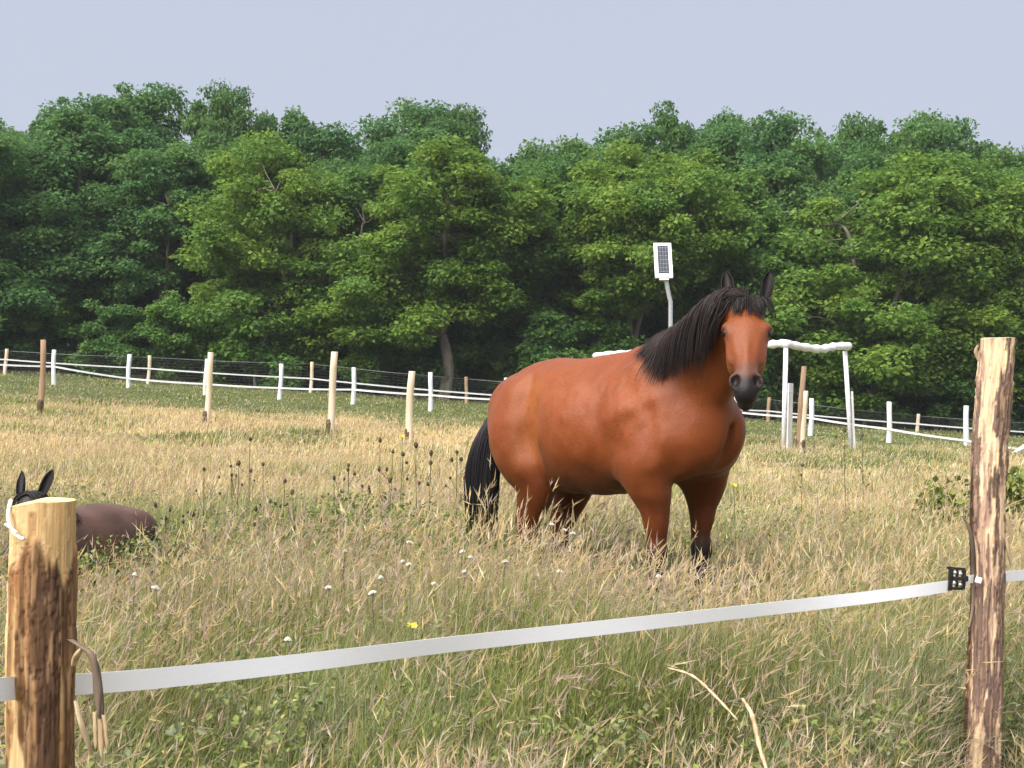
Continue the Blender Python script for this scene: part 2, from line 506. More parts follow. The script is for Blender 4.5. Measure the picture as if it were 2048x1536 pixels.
def strands_mesh(name, paths, r0, cols, mat, parent, flat=1.0):
    """Hair: each path (m,3) becomes a thin tapering three-sided strand."""
    V = []; F = []; C = []
    nb = 0
    for P, r, c in zip(paths, r0, cols):
        m = len(P)
        d = np.gradient(P, axis=0); d /= np.linalg.norm(d, axis=1)[:, None] + 1e-9
        ref = np.array([0.57, 0.41, 0.71])
        a = np.cross(d, ref); a /= np.linalg.norm(a, axis=1)[:, None] + 1e-9
        b = np.cross(d, a)
        t = np.linspace(0, 1, m)
        rr = r * np.clip(1.15 - t ** 2.2, 0.05, 1)
        for k in range(3):
            an = 2 * math.pi * k / 3
            V.append(P + rr[:, None] * (math.cos(an) * a + flat * math.sin(an) * b)); C.append(np.tile(c, (m, 1)))
        for i in range(m - 1):
            for k in range(3):
                k2 = (k + 1) % 3
                F.append((nb + k * m + i, nb + k2 * m + i, nb + k2 * m + i + 1, nb + k * m + i + 1))
        nb += 3 * m
    return mobj(name, np_mesh(name, np.concatenate(V), np.array(F), mat, np.concatenate(C)), parent)

def drape(prims, start, dirs, steps, step, lift, grav):
    """Lets strands run from start points down over the body's surface."""
    P = start.copy(); D = dirs / (np.linalg.norm(dirs, axis=1)[:, None] + 1e-9)
    out = [P.copy()]
    e = 0.004
    for _ in range(steps):
        D = D + grav * np.array([0, 0, -1.0]); D /= np.linalg.norm(D, axis=1)[:, None]
        P = P + D * step[:, None]
        d = body_eval(prims, P)
        G = np.stack([body_eval(prims, P + np.eye(3)[a] * e) - body_eval(prims, P - np.eye(3)[a] * e) for a in range(3)], -1)
        G /= np.linalg.norm(G, axis=1)[:, None] + 1e-9
        push = np.clip(lift - d, 0, 0.05)
        P = P + G * push[:, None]
        dn = (D * G).sum(1)
        near = d < lift + 0.02
        D = D - G * (np.minimum(dn, 0) * near)[:, None]
        out.append(P.copy())
    return np.stack(out, 1)

def ear_mesh(name, base, up, front, side, length, width, mat, parent, cols):
    """Cupped pointed ear, open to the front, with thickness."""
    n, m = 12, 11
    V = []; C = []
    for lay in (0, 1):
        for i in range(n + 1):
            t = i / n
            w = width * (0.62 + 0.75 * t - 0.1 * t * t) * (1 - t ** 2.6) ** 0.75 + 0.002
            for j in range(m):
                a = (j / (m - 1) - 0.5) * 2
                ang = a * (2.2 - 0.9 * t)
                x = w * math.sin(ang) * (0.8 + 0.2 * t); yb = -w * math.cos(ang) * 0.9
                th = 0.006 if lay else 0.0
                p = base + up * (length * t) + side * (x * (1 - th / max(w, .01))) + front * (yb + w * 0.2 + th * math.cos(ang) + 0.018 * t * (1 - t))
                V.append(p)
                C.append(cols[0] if not lay else cols[1])
    F = []
    for lay in (0, 1):
        o = lay * (n + 1) * m
        for i in range(n):
            for j in range(m - 1):
                q = (o + i * m + j, o + i * m + j + 1, o + (i + 1) * m + j + 1, o + (i + 1) * m + j)
                F.append(q if lay else q[::-1])
    o = (n + 1) * m
    for i in range(n):
        for j in (0, m - 1):
            F.append((i * m + j, (i + 1) * m + j, o + (i + 1) * m + j, o + i * m + j))
    return mobj(name, np_mesh(name, np.array(V), np.array(F), mat, np.array(C)), parent)

def uv_ball(c, r, n=14, m=9):
    mb = MB()
    V = [(c[0], c[1], c[2] + r)]; F = []
    for i in range(1, m):
        for k in range(n):
            th = math.pi * i / m; ph = 2 * math.pi * k / n
            V.append((c[0] + r * math.sin(th) * math.cos(ph), c[1] + r * math.sin(th) * math.sin(ph), c[2] + r * math.cos(th)))
    V.append((c[0], c[1], c[2] - r))
    for k in range(n):
        F.append((0, 1 + k, 1 + (k + 1) % n))
        for i in range(m - 2):
            a = 1 + i * n
            F.append((a + k, a + n + k, a + n + (k + 1) % n, a + (k + 1) % n))
        a = 1 + (m - 2) * n
        F.append((a + k, len(V) - 1, a + (k + 1) % n))
    mb.add(V, F)
    return mb

def head_prims(poll, axis, side, sc=1.0, kk=0.03):
    """Head hung from the poll; axis runs from poll to muzzle, side points to the animal's left."""
    a = np.asarray(axis, float); a /= np.linalg.norm(a)
    s = np.asarray(side, float); s = s - a * (s @ a); s /= np.linalg.norm(s)
    f = np.cross(a, s)                                # towards the front of the face
    if f[2] < 0 and abs(f[2]) > 0.2: f = -f
    H = lambda lat, t, n: np.asarray(poll) + sc * (s * lat + a * t + f * n)
    R = np.array([s, a, f])
    fr = [(0.00, 0.080, 0.085, -0.005), (0.07, 0.092, 0.105, 0.028), (0.15, 0.100, 0.120, 0.045), (0.24, 0.086, 0.108, 0.045),
          (0.33, 0.066, 0.085, 0.040), (0.42, 0.053, 0.072, 0.036), (0.50, 0.053, 0.064, 0.032), (0.555, 0.055, 0.056, 0.024)]
    pts = [tuple(H(0, t, n - h)) + (w * sc, h * sc) for t, w, h, n in fr]
    P = [Sweep(pts, side=s, k=kk, res=6)]
    P.append(Sweep([tuple(H(0, t, n - .03)) + (w * sc, .030 * sc) for t, w, n in ((.06, .074, .020), (.15, .084, .036), (.25, .072, .040), (.36, .050, .036), (.46, .042, .030), (.54, .042, .016))], side=s, k=.025, res=5))
    for q in (-1, 1):
        P.append(Ell(H(q * 0.062, 0.24, -0.105), np.array([0.042, 0.135, 0.095]) * sc, R, 0.03))          # cheek
        P.append(Ell(H(q * 0.100, 0.160, -0.016), np.array([0.036, 0.052, 0.040]) * sc, R, 0.022))         # brow above the eye
        P.append(Ell(H(q * 0.085, 0.27, -0.035), np.array([0.018, 0.095, 0.018]) * sc, R, 0.022))          # facial crest
        P.append(Ell(H(q * 0.054, 0.522, -0.010), np.array([0.034, 0.052, 0.038]) * sc, R, 0.016))         # nostril wing
        P.append(Sweep([tuple(H(q * 0.062, 0.0, -0.02)) + (0.036 * sc, 0.036 * sc), tuple(H(q * 0.080, -0.045, -0.02)) + (0.028 * sc, 0.028 * sc)], side=s, k=0.03, res=1))
    P.append(Ell(H(0, 0.585, -0.055), np.array([0.052, 0.045, 0.050]) * sc, R, 0.03))                   # upper lip
    P.append(Ell(H(0, 0.575, -0.110), np.array([0.042, 0.045, 0.036]) * sc, R, 0.025))                  # chin
    for q in (-1, 1):
        P.append(Ell(H(q * 0.054, 0.532, 0.014), np.array([0.0225, 0.038, 0.036]) * sc, R, 0.006, sub=True))   # nostril
        P.append(Ell(H(q * 0.138, 0.182, -0.010), np.array([0.030, 0.026, 0.030]) * sc, R, 0.010, sub=True))  # eye socket
        P.append(Ell(H(q * 0.035, 0.37, 0.045), np.array([0.014, 0.07, 0.016]) * sc, R, 0.02, sub=True))
    P.append(Sweep([tuple(H(-0.07, 0.595, -0.088)) + (0.006, 0.006), tuple(H(0, 0.607, -0.088)) + (0.006, 0.006), tuple(H(0.07, 0.595, -0.088)) + (0.006, 0.006)], side=f, k=0.008, sub=True))
    return P, H, (s, a, f)

BAY, BAYDARK, BLACK = np.array([0.188, 0.046, 0.0112]), np.array([0.165, 0.040, 0.012]), np.array([0.013, 0.010, 0.010])

# ------------------------------------------------------------------ the standing bay horse
def standing_horse():
    th = math.radians(48)
    ox, oy = 0.53, 8.4
    oz = float(ground_z(ox, oy))
    root = empty('horse', (ox, oy, oz), -th)
    tag(root, 'bay horse with black mane standing in the tall grass and facing the viewer', 'horse')
    P = []
    # trunk: x, y, z, half width, half height
    P.append(Sweep([(-0.72, 0, 1.17, .16, .18), (-0.60, 0, 1.185, .235, .27), (-0.46, 0, 1.17, .255, .32), (-0.33, 0, 1.155, .24, .345), (-0.22, 0, 1.14, .325, .37), (-0.10, 0, 1.135, .375, .38),
                    (0.08, 0, 1.14, .388, .372), (0.25, 0, 1.17, .352, .35), (0.44, 0, 1.22, .295, .335), (0.58, 0, 1.20, .27, .29), (0.71, 0, 1.155, .23, .225)], k=0.05, res=8))
    P.append(Sweep([(0.00, 0, 1.43, .13, .09), (0.22, 0, 1.475, .11, .09), (0.38, 0, 1.515, .09, .09), (0.52, 0, 1.51, .085, .10)], k=0.09))           # withers
    P.append(Sweep([(-0.15, 0, 1.445, .15, .06), (-0.35, 0, 1.425, .16, .07), (-0.55, 0, 1.37, .14, .08), (-0.74, 0, 1.255, .07, .07), (-0.82, -.01, 1.20, .035, .035)], k=0.09))  # croup, dock
    for q in (1, -1):
        hx = -0.34 if q < 0 else -0.40
        hind = [(-0.48, q * .165, 1.27, .150, .16), (-0.485, q * .20, 1.10, .165, .205), (-0.435, q * .205, 0.95, .150, .175), (hx - .02, q * .19, 0.82, .112, .140), (hx - .05, q * .175, 0.69, .082, .108),
                (hx - .10, q * .165, 0.56, .060, .078), (hx - .09, q * .16, 0.46, .048, .060), (hx - .07, q * .16, 0.32, .039, .046), (hx - .06, q * .16, 0.20, .046, .052), (hx - .02, q * .16, 0.11, .038, .042),
                (hx + .005, q * .16, 0.06, .056, .062), (hx + .02, q * .16, 0.0, .066, .078)]
        P.append(Sweep(hind, k=0.035, res=6))
        P.append(Ell((-0.62, q * .15, 1.19), (.155, .13, .20), None, 0.06))                 # buttock
        P.append(Ell((-0.35, q * .24, 0.95), (.09, .09, .12), None, 0.045))                # stifle
        P.append(Ell((hx - .145, q * .165, 0.575), (.035, .028, .055), None, 0.03))        # point of hock
        fx = 0.575 if q < 0 else 0.52
        fy = 0.18 if q < 0 else 0.235
        fore = [(0.52, q * .215, 1.10, .105, .165), (0.51, q * .215, 0.96, .100, .140), (fx - .02, q * (fy + .02), 0.83, .084, .104), (fx, q * (fy + .01), 0.68, .063, .077), (fx, q * fy, 0.58, .049, .057),
                (fx + .01, q * fy, 0.50, .055, .062), (fx, q * fy, 0.43, .042, .047), (fx, q * fy, 0.30, .034, .040), (fx, q * fy, 0.19, .043, .049), (fx + .03, q * fy, 0.11, .036, .040),
                (fx + .05, q * fy, 0.06, .056, .060), (fx + .06, q * fy, 0.0, .066, .076)]
        P.append(Sweep(fore, k=0.05, res=6))
        P.append(Sweep([(0.40, q * .17, 1.42, .07, .13), (0.52, q * .225, 1.24, .095, .165), (0.64, q * .225, 1.08, .095, .125)], k=0.07))           # shoulder blade
        P.append(Sweep([(0.38, q * .245, 1.20, .085, .13), (0.46, q * .225, 0.96, .085, .13)], k=0.10, res=2))                        # triceps
        P.append(Ell((0.70, q * .125, 1.085), (.13, .135, .165), None, 0.045))               # breast muscle
        P.append(Ell((0.58, q * .10, 0.99), (.14, .11, .10), None, 0.06))
        P.append(Sweep([(-0.245, q * .315, 1.42, .03, .03), (-0.272, q * .355, 1.22, .06, .06), (-0.275, q * .35, 1.05, .06, .06), (-0.23, q * .345, .90, .035, .035)], k=0.06, sub=True, res=4))   # flank hollow
        P.append(Sweep([(0.27, q * .36, 1.32, .022, .022), (0.285, q * .385, 1.14, .03, .03), (0.32, q * .37, .98, .022, .022)], k=0.055, sub=True, res=4))   # behind the shoulder
        P.append(Sweep([(0.62, q * .345, 1.26, .018, .018), (0.66, q * .355, 1.12, .022, .022), (0.66, q * .345, 1.0, .015, .015)], k=0.07, sub=True, res=4))     # shoulder to breast
        P.append(Sweep([(0.54, q * .255, .97, .085, .10), (0.55, q * .245, .84, .06, .075)], k=0.10, res=2))                # forearm muscle
    P.append(Sweep([(0.885, 0, 1.18, .02, .02), (0.885, 0, 1.06, .02, .02), (0.87, 0, .97, .01, .01)], k=0.09, sub=True, res=4))
    # neck
    P.append(Sweep([(0.46, 0, 1.28, .19, .31), (0.62, -0.03, 1.375, .168, .295), (0.78, -0.075, 1.495, .138, .25), (0.93, -0.13, 1.60, .118, .212), (1.05, -0.185, 1.695, .108, .17), (1.125, -0.225, 1.745, .095, .125)],
                   side=(0.22, 1, 0), k=0.07, res=8))
    poll = np.array([1.178, -0.236, 1.785])
    HP, H, (s, a, f) = head_prims(poll, (0.265, -0.315, -0.44), (0.775, 0.63, 0.0), 0.94)
    P += HP
    V, Fq = body_mesh(P, (-1.0, -0.62, -0.04), (1.62, 0.50, 2.02), 0.0115)
    V[:, 2] = np.maximum(V[:, 2], 0.0)
    away = sstep(.95, .80, V[:, 0]) * sstep(.45, .75, V[:, 2])
    cen = np.stack([V[:, 0], 0 * V[:, 1], 0 * V[:, 2] + 1.15], -1); rd = V - cen; rd /= np.linalg.norm(rd, axis=1)[:, None] + 1e-6
    V = V + rd * (away * (.034 * (fbm(V * 5.0, 2) - .5) + .013 * (fbm(V * np.array([16, 9, 9]) + 5, 2) - .5)))[:, None]
    # coat colour: bay with black points, mealy lighter cheeks
    rel = (V - poll)
    t = rel @ a; lat = rel @ s; fn = rel @ f
    dh = np.linalg.norm(rel, axis=1)
    ishead = (V[:, 0] > 0.98) & (t > -0.08) & (V[:, 1] < -0.12) & (dh < 0.72)
    nz = fbm(V * 6.0)
    leg = (V[:, 2] < 0.80)
    knee = np.where(V[:, 0] > 0.1, 0.56, 0.50)
    blk = sstep(knee + 0.10, knee - 0.10, V[:, 2] + 0.10 * (nz - 0.5)) * leg
    nz2 = fbm(V * 2.3 + 4)
    c = BAY[None] * (0.62 + 0.42 * nz[:, None] + 0.36 * nz2[:, None])
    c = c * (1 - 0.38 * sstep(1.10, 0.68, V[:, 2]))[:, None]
    fl = np.exp(-((V[:, 0] + .28) / .10) ** 2) * sstep(.85, 1.0, V[:, 2]) * sstep(1.5, 1.35, V[:, 2]) * .6
    c = c * (1 - fl[:, None]) + fl[:, None] * np.array([.27, .085, .020])
    mz = sstep(0.43, 0.50, t + 0.02 * (nz - .5)) * ishead
    nos = np.zeros(len(V)); eye = np.zeros(len(V))
    for q in (-1, 1):
        e = np.linalg.norm((V - H(q * 0.112, 0.180, -0.010)) / 0.040, axis=1); eye = np.maximum(eye, np.exp(-e ** 2 * 1.2))
        nv = Ell(H(q * 0.054, 0.532, 0.008), np.array([0.0225, 0.038, 0.044]) * .94, np.array([s, a, f]), .01).ev(V.astype(np.float32)); nos = np.maximum(nos, sstep(.006, .0005, nv))
    grey = np.array([0.095, 0.042, 0.030])
    band = sstep(0.37, 0.45, t) * .85 * ishead
    gold = np.array([0.185, 0.049, 0.013])
    cheek = ishead * sstep(0.05, 0.14, t) * (1 - sstep(0.34, 0.44, t)) * 0.7
    c = c * (1 - cheek[:, None]) + cheek[:, None] * gold * (0.9 + 0.2 * nz[:, None])
    c = c * (1 - band[:, None]) + band[:, None] * grey
    mzz = (mz * sstep(0.455, 0.52, t))[:, None]
    c = c * (1 - mzz) + mzz * np.array([0.012, 0.009, 0.010])
    c = c * (1 - blk[:, None]) + blk[:, None] * BLACK
    c = c * (1 - 0.9 * nos[:, None]) + 0.9 * nos[:, None] * np.array([0.004, 0.003, 0.003])
    c = c * (1 - 0.85 * eye[:, None]) + 0.85 * eye[:, None] * np.array([0.02, 0.012, 0.01])
    forehead = (ishead * sstep(0.06, -0.01, t))[:, None]
    c = c * (1 - forehead) + forehead * np.array([0.03, 0.02, 0.018])
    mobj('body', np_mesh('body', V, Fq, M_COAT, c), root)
    for q in (-1, 1):
        uv_ball(H(q * 0.103, 0.180, -0.012), 0.023).build('eye', M_EYE, root)
        up = -a * 0.97 + s * q * 0.14 + f * 0.12; up /= np.linalg.norm(up)
        fr = f * 0.92 + a * 0.1 + s * q * 0.38
        fr = fr - up * (fr @ up); fr /= np.linalg.norm(fr)
        sd = np.cross(up, fr)
        ear_mesh('ear', H(q * 0.083, -0.050, -0.022), up, fr, sd, 0.215, 0.042, M_HAIR, root, (np.array([.004, .0035, .0035]), np.array([.007, .004, .0035])))
    rng = np.random.default_rng(11)
    # mane: falls to the animal's right side
    crest = catmull([(1.17, -0.25, 1.885), (1.06, -0.21, 1.865), (0.93, -0.165, 1.815), (0.80, -0.115, 1.745), (0.66, -0.06, 1.665), (0.54, -0.02, 1.595), (0.47, -.005, 1.56)], 8)
    N = 3600
    u = rng.random(N) ** 0.9
    fi = u * (len(crest) - 1); i0 = np.minimum(fi.astype(int), len(crest) - 2); fr_ = (fi - i0)[:, None]
    st = crest[i0] * (1 - fr_) + crest[i0 + 1] * fr_
    sidep = np.where(rng.random(N) < 0.13, 1.0, -1.0)
    st = st + np.stack([rng.normal(0, .012, N), sidep * (0.012 + 0.02 * rng.random(N)), rng.normal(0, .010, N)], -1)
    d = body_eval(P, st)
    st[:, 2] += np.clip(0.01 - d, -0.05, 0.09)
    clump = np.sin(u * 46) * 0.5 + np.sin(u * 19 + 1) * 0.5
    L = (0.39 - 0.20 * sstep(0.50, 1.0, u) - 0.02 * sstep(.2, 0, u)) * (0.45 + 0.62 * rng.random(N) + 0.26 * clump)
    dirs = np.stack([-0.25 - 1.1 * sstep(.22, 0, u) + rng.normal(0, .22, N) + 0.30 * np.cos(u * 46), sidep * 0.9, 0.25 + 0.15 * rng.random(N)], -1)
    paths = drape(P, st, dirs, 11, L / 11, 0.012 + 0.022 * rng.random(N), 0.40)
    cols = np.array([0.009, 0.007, 0.008]) * (0.7 + 1.1 * rng.random(N)[:, None]) + np.array([0.016, 0.006, 0.003]) * rng.random(N)[:, None]
    strands_mesh('mane', list(paths), 0.0016 + 0.0016 * rng.random(N), cols, M_HAIR, root)
    # forelock
    N = 420
    lat = rng.normal(0, 0.050, N)
    st = np.array([H(l, -0.075 + 0.03 * rng.random(), -0.03 + 0.02 * rng.random()) for l in lat])
    d = body_eval(P, st); st = st + f * np.clip(0.008 - d, 0, .06)[:, None]
    dirs = f[None] * 0.5 + a[None] * 0.9 + s[None] * (lat * 5.0 + 0.45 * np.sin(lat * 90) + rng.normal(0, .30, N))[:, None]
    L = 0.175 * (0.25 + 0.85 * rng.random(N) ** .8) * (1 - 3.2 * np.abs(lat)).clip(.45, 1)
    paths = drape(P, st, dirs, 10, L / 10, 0.008 + 0.014 * rng.random(N), 0.22)
    cols = np.array([0.010, 0.007, 0.007]) * (0.7 + 1.0 * rng.random(N)[:, None])
    strands_mesh('forelock', list(paths), 0.0024 + 0.0016 * rng.random(N), cols, M_HAIR, root)
    # tail
    N = 2400
    spine = catmull([(-0.80, -0.01, 1.26), (-0.86, -0.05, 1.15), (-0.885, -0.10, 1.0), (-0.89, -0.13, 0.80), (-0.87, -0.14, 0.55), (-0.85, -0.145, 0.36)], 5)
    paths = []
    for k in range(N):
        an = rng.random() * 2 * math.pi; rad = math.sqrt(rng.random())
        e = np.linspace(0, 1, len(spine))
        wid = 0.025 + 0.095 * np.sin(np.clip(e * 1.25 + 0.05, 0, 1) * math.pi * 0.62) - 0.03 * e ** 3
        stt = int(rng.random() * 6); end = len(spine) - int(rng.random() ** 2 * 8)
        wob = 0.010 * np.sin(e * 6 + an * 3)
        Q = spine + np.stack([wid * rad * math.cos(an) * 0.75, wid * rad * math.sin(an) + wob, 0 * e], -1)
        paths.append(Q[stt:end])
    cols = np.array([0.011, 0.010, 0.013]) * (0.6 + 1.2 * rng.random(N)[:, None])
    strands_mesh('tail', paths, 0.0018 + 0.0016 * rng.random(N), cols, M_HAIR, root)
standing_horse()

# ------------------------------------------------------------------ the pony lying behind the thick post
def lying_pony():
    fx, fy = -0.36, -0.933
    ox, oy = -2.50, 8.95
    root = empty('horse', (ox, oy, float(ground_z(ox, oy))), math.atan2(fy, fx)); root.scale = (.81, .81, .82)
    tag(root, 'brown horse with black ears lying in the grass behind the thick left post', 'horse')
    P = [Sweep([(-0.50, 0, .33, .20, .20), (-0.36, 0, .36, .28, .265), (-0.12, 0, .37, .33, .295), (0.12, 0, .36, .33, .285), (0.32, 0, .37, .27, .275), (0.48, 0, .37, .19, .20)], k=.06, res=4)]
    for q in (1, -1):
        P.append(Ell((-0.36, q * .20, .33), (.20, .13, .27), None, .07))
        P.append(Sweep([(-0.30, q * .30, .25, .10, .12), (-0.05, q * .40, .15, .07, .08), (-0.22, q * .44, .07, .045, .05), (0.0, q * .46, .05, .04, .04)], k=.04))
        P.append(Sweep([(0.38, q * .20, .35, .09, .13), (0.52, q * .24, .18, .06, .07), (0.66, q * .20, .08, .045, .05), (0.52, q * .16, .045, .035, .035)], k=.04))
        P.append(Ell((0.42, q * .13, .36), (.14, .11, .18), None, .05))
    P.append(Sweep([(0.36, 0, .45, .14, .22), (0.50, 0.0, .55, .11, .17), (0.62, 0.0, .66, .085, .125), (0.67, 0.0, .71, .07, .09)], k=.06, res=4))
    poll = np.array([0.69, 0.0, .735])
    HP, H, (s, a, f) = head_prims(poll, (0.30, 0.08, -0.42), (-0.12, 1, 0.02), 0.80)
    P += HP
    V, Fq = body_mesh(P, (-0.75, -0.60, -0.03), (1.25, 0.60, 0.95), 0.014)
    V[:, 2] = np.maximum(V[:, 2], 0)
    nz = fbm(V * 5)
    c = np.array([0.082, 0.042, 0.030])[None] * (0.2 + 1.6 * nz[:, None])
    fore = sstep(0.30, 0.62, V[:, 0])[:, None]
    c = c * (1 - fore) + fore * np.array([0.014, 0.012, 0.012])
    lg = ((V[:, 2] < 0.12) * 0.8)[:, None]
    c = c * (1 - lg) + lg * np.array([0.02, 0.016, 0.014])
    mobj('body', np_mesh('body', V, Fq, M_COAT, c), root)
    for q in (-1, 1):
        uv_ball(H(q * 0.100, 0.182, -0.024), 0.019).build('eye', M_EYE, root)
        up = -a * 0.95 + s * q * 0.22 + f * 0.12; up /= np.linalg.norm(up)
        fr = f * 0.9 + s * q * 0.45; fr = fr - up * (fr @ up); fr /= np.linalg.norm(fr)
        ear_mesh('ear', H(q * 0.085, -0.03, -0.028), up, fr, np.cross(up, fr), 0.235, 0.046, M_HAIR, root, (np.array([.008, .008, .009]), np.array([.014, .012, .012])))
    rng = np.random.default_rng(5)
    N = 260
    u = rng.random(N)
    st = np.array([0.70, 0, .80])[None] * (1 - u[:, None]) + np.array([0.34, 0, .66])[None] * u[:, None]
    st[:, 1] += rng.normal(0, .02, N)
    d = body_eval(P, st); st[:, 2] += np.clip(0.008 - d, -.06, .08)
    dirs = np.stack([rng.normal(0, .2, N), rng.choice([-1, 1], N) * .9, np.full(N, .2)], -1)
    paths = drape(P, st, dirs, 8, np.full(N, .03), 0.008 + .012 * rng.random(N), .4)
    strands_mesh('mane', list(paths), np.full(N, .005), np.array([.012, .011, .012]) * (0.6 + rng.random(N)[:, None]), M_HAIR, root)
    N = 120
    paths = []
    for k in range(N):
        an = rng.random() * 6.28; r = .05 * math.sqrt(rng.random())
        paths.append(catmull([(-.56, 0, .36), (-.64, .08 + r * math.cos(an) * .5, .30 + r * math.sin(an) * .5), (-.66, .16 + r * math.cos(an), .18 + r * math.sin(an)), (-.60, .26 + r * math.cos(an), .06 + abs(r * math.sin(an)))], 4))
    strands_mesh('tail', paths, np.full(N, .006), np.array([.012, .011, .012]) * (0.6 + rng.random(N)[:, None]), M_HAIR, root)
lying_pony()

# ------------------------------------------------------------------ foreground fence: two rough posts, tape, buckle
def rough_post(name, axis_pts, radii, seed, top_cut, colour_fn, nseg=128, nring=440, relief=0.008):
    """Rough round timber: axis through axis_pts (x, y, z), sawn top plane through the last point with normal top_cut."""
    A = catmull([tuple(p) + (r,) for p, r in zip(axis_pts, radii)], 12)
    ti = np.linspace(0, len(A) - 1, nring); i0 = np.minimum(ti.astype(int), len(A) - 2); fr = (ti - i0)[:, None]
    Q = A[i0] * (1 - fr) + A[i0 + 1] * fr
    ang = np.linspace(0, 2 * math.pi, nseg, endpoint=False)
    ANG, Z = np.meshgrid(ang, np.arange(nring))
    L = Q[:, 2][Z]
    base = np.stack([np.cos(ANG), np.sin(ANG), L * 0.0], -1)
    sp = np.stack([np.cos(ANG) * 1.3 + seed, np.sin(ANG) * 1.3, L * 1.6], -1)
    big = fbm(sp, 3) - 0.5
    fine = fbm(np.stack([np.cos(ANG) * 9 + seed, np.sin(ANG) * 9, L * 7], -1), 4) - 0.5
    col, proud = colour_fn(ANG, L, seed)
    n1 = fbm(np.stack([np.cos(ANG) * 7 + seed * 3, np.sin(ANG) * 7, L * 9], -1), 4); n2 = fbm(np.stack([np.cos(ANG) * 16 + seed, np.sin(ANG) * 16, L * 20], -1), 4)
    crack = np.clip(1 - np.abs(n1 - .5) / .035, 0, 1) * .8 + np.clip(1 - np.abs(n2 - .5) / .03, 0, 1) * .45
    crack = np.clip(crack, 0, 1) * (0.25 + .75 * (proud > .001))
    flake = sstep(.52, .60, n2) * sstep(.45, .55, n1)
    col = col * (1 - .55 * crack[..., None]) * (0.78 + .5 * n2[..., None])
    col = col * (1 - .35 * flake[..., None]) + .35 * flake[..., None] * np.array(lin(196, 160, 120))
    proud = proud - .004 * crack + .002 * flake
    r = Q[:, 3][Z] * (1 + 0.16 * big) + proud + relief * fine * (0.35 + 1.0 * (proud > 0.001))
    V = np.stack([Q[:, 0][Z] + r * np.cos(ANG), Q[:, 1][Z] + r * np.sin(ANG), L], -1)
    # saw the top along a slanted plane
    c = np.array([Q[-1, 0], Q[-1, 1], Q[-1, 2]]); nrm = np.asarray(top_cut, float)
    zmax = c[2] - ((V[..., 0] - c[0]) * nrm[0] + (V[..., 1] - c[1]) * nrm[1]) / nrm[2]
    V[..., 2] = np.minimum(V[..., 2], zmax)
    V = V.reshape(-1, 3); C = col.reshape(-1, 3)
    F = []
    i, j = np.meshgrid(np.arange(nring - 1), np.arange(nseg), indexing='ij')
    a = (i * nseg + j).ravel(); b = (i * nseg + (j + 1) % nseg).ravel()
    F = np.stack([a, b, b + nseg, a + nseg], -1)
    return V, C, F, (nring - 1) * nseg

def post_object(name, *args, cut_col, label, **kw):
    V, C, F, last = rough_post(name, *args, **kw)
    nseg = kw.get('nseg', 128)
    root = empty(name, (V[:nseg, 0].mean(), V[:nseg, 1].mean(), V[:nseg, 2].min()))
    tag(root, label, 'post', 'fence posts in the foreground')
    o3 = np.array(root.location)
    V = V - o3
    mobj('trunk', np_mesh('trunk', V, F, M_WOODPOST, C), root)
    ring = V[last:last + nseg]
    cen = ring.mean(0)
    rows = [ring + np.array([0, 0, 0.0005])]
    for k in (0.8, 0.6, 0.4, 0.2):
        rr = cen + (ring - cen) * k; rr[:, 2] += 0.0015 * math.sin(k * 9)
        rows.append(rr + np.array([0, 0, 0.001]))
    VV = np.concatenate(rows + [cen[None] + np.array([0, 0, 0.001])])
    FF = []
    n = nseg
    for q in range(len(rows) - 1):
        for j in range(n): FF.append((q * n + j, q * n + (j + 1) % n, (q + 1) * n + (j + 1) % n, (q + 1) * n + j))
    tris = np.array([((len(rows) - 1) * n + j, (len(rows) - 1) * n + (j + 1) % n, len(VV) - 1) for j in range(n)])
    nz = fbm(np.stack([np.linalg.norm((VV - cen)[:, :2], axis=1) * 160, VV[:, 0] * 20, VV[:, 1] * 20], -1), 3)
    cc = np.asarray(cut_col)[None] * (0.75 + 0.5 * nz[:, None])
    mobj('sawn_top', np_mesh('sawn_top', VV, [np.array(FF), tris], M_WOODPOST, cc), root)
    return root

def blend(a, b, m): return a * (1 - m[..., None]) + np.asarray(b) * m[..., None]

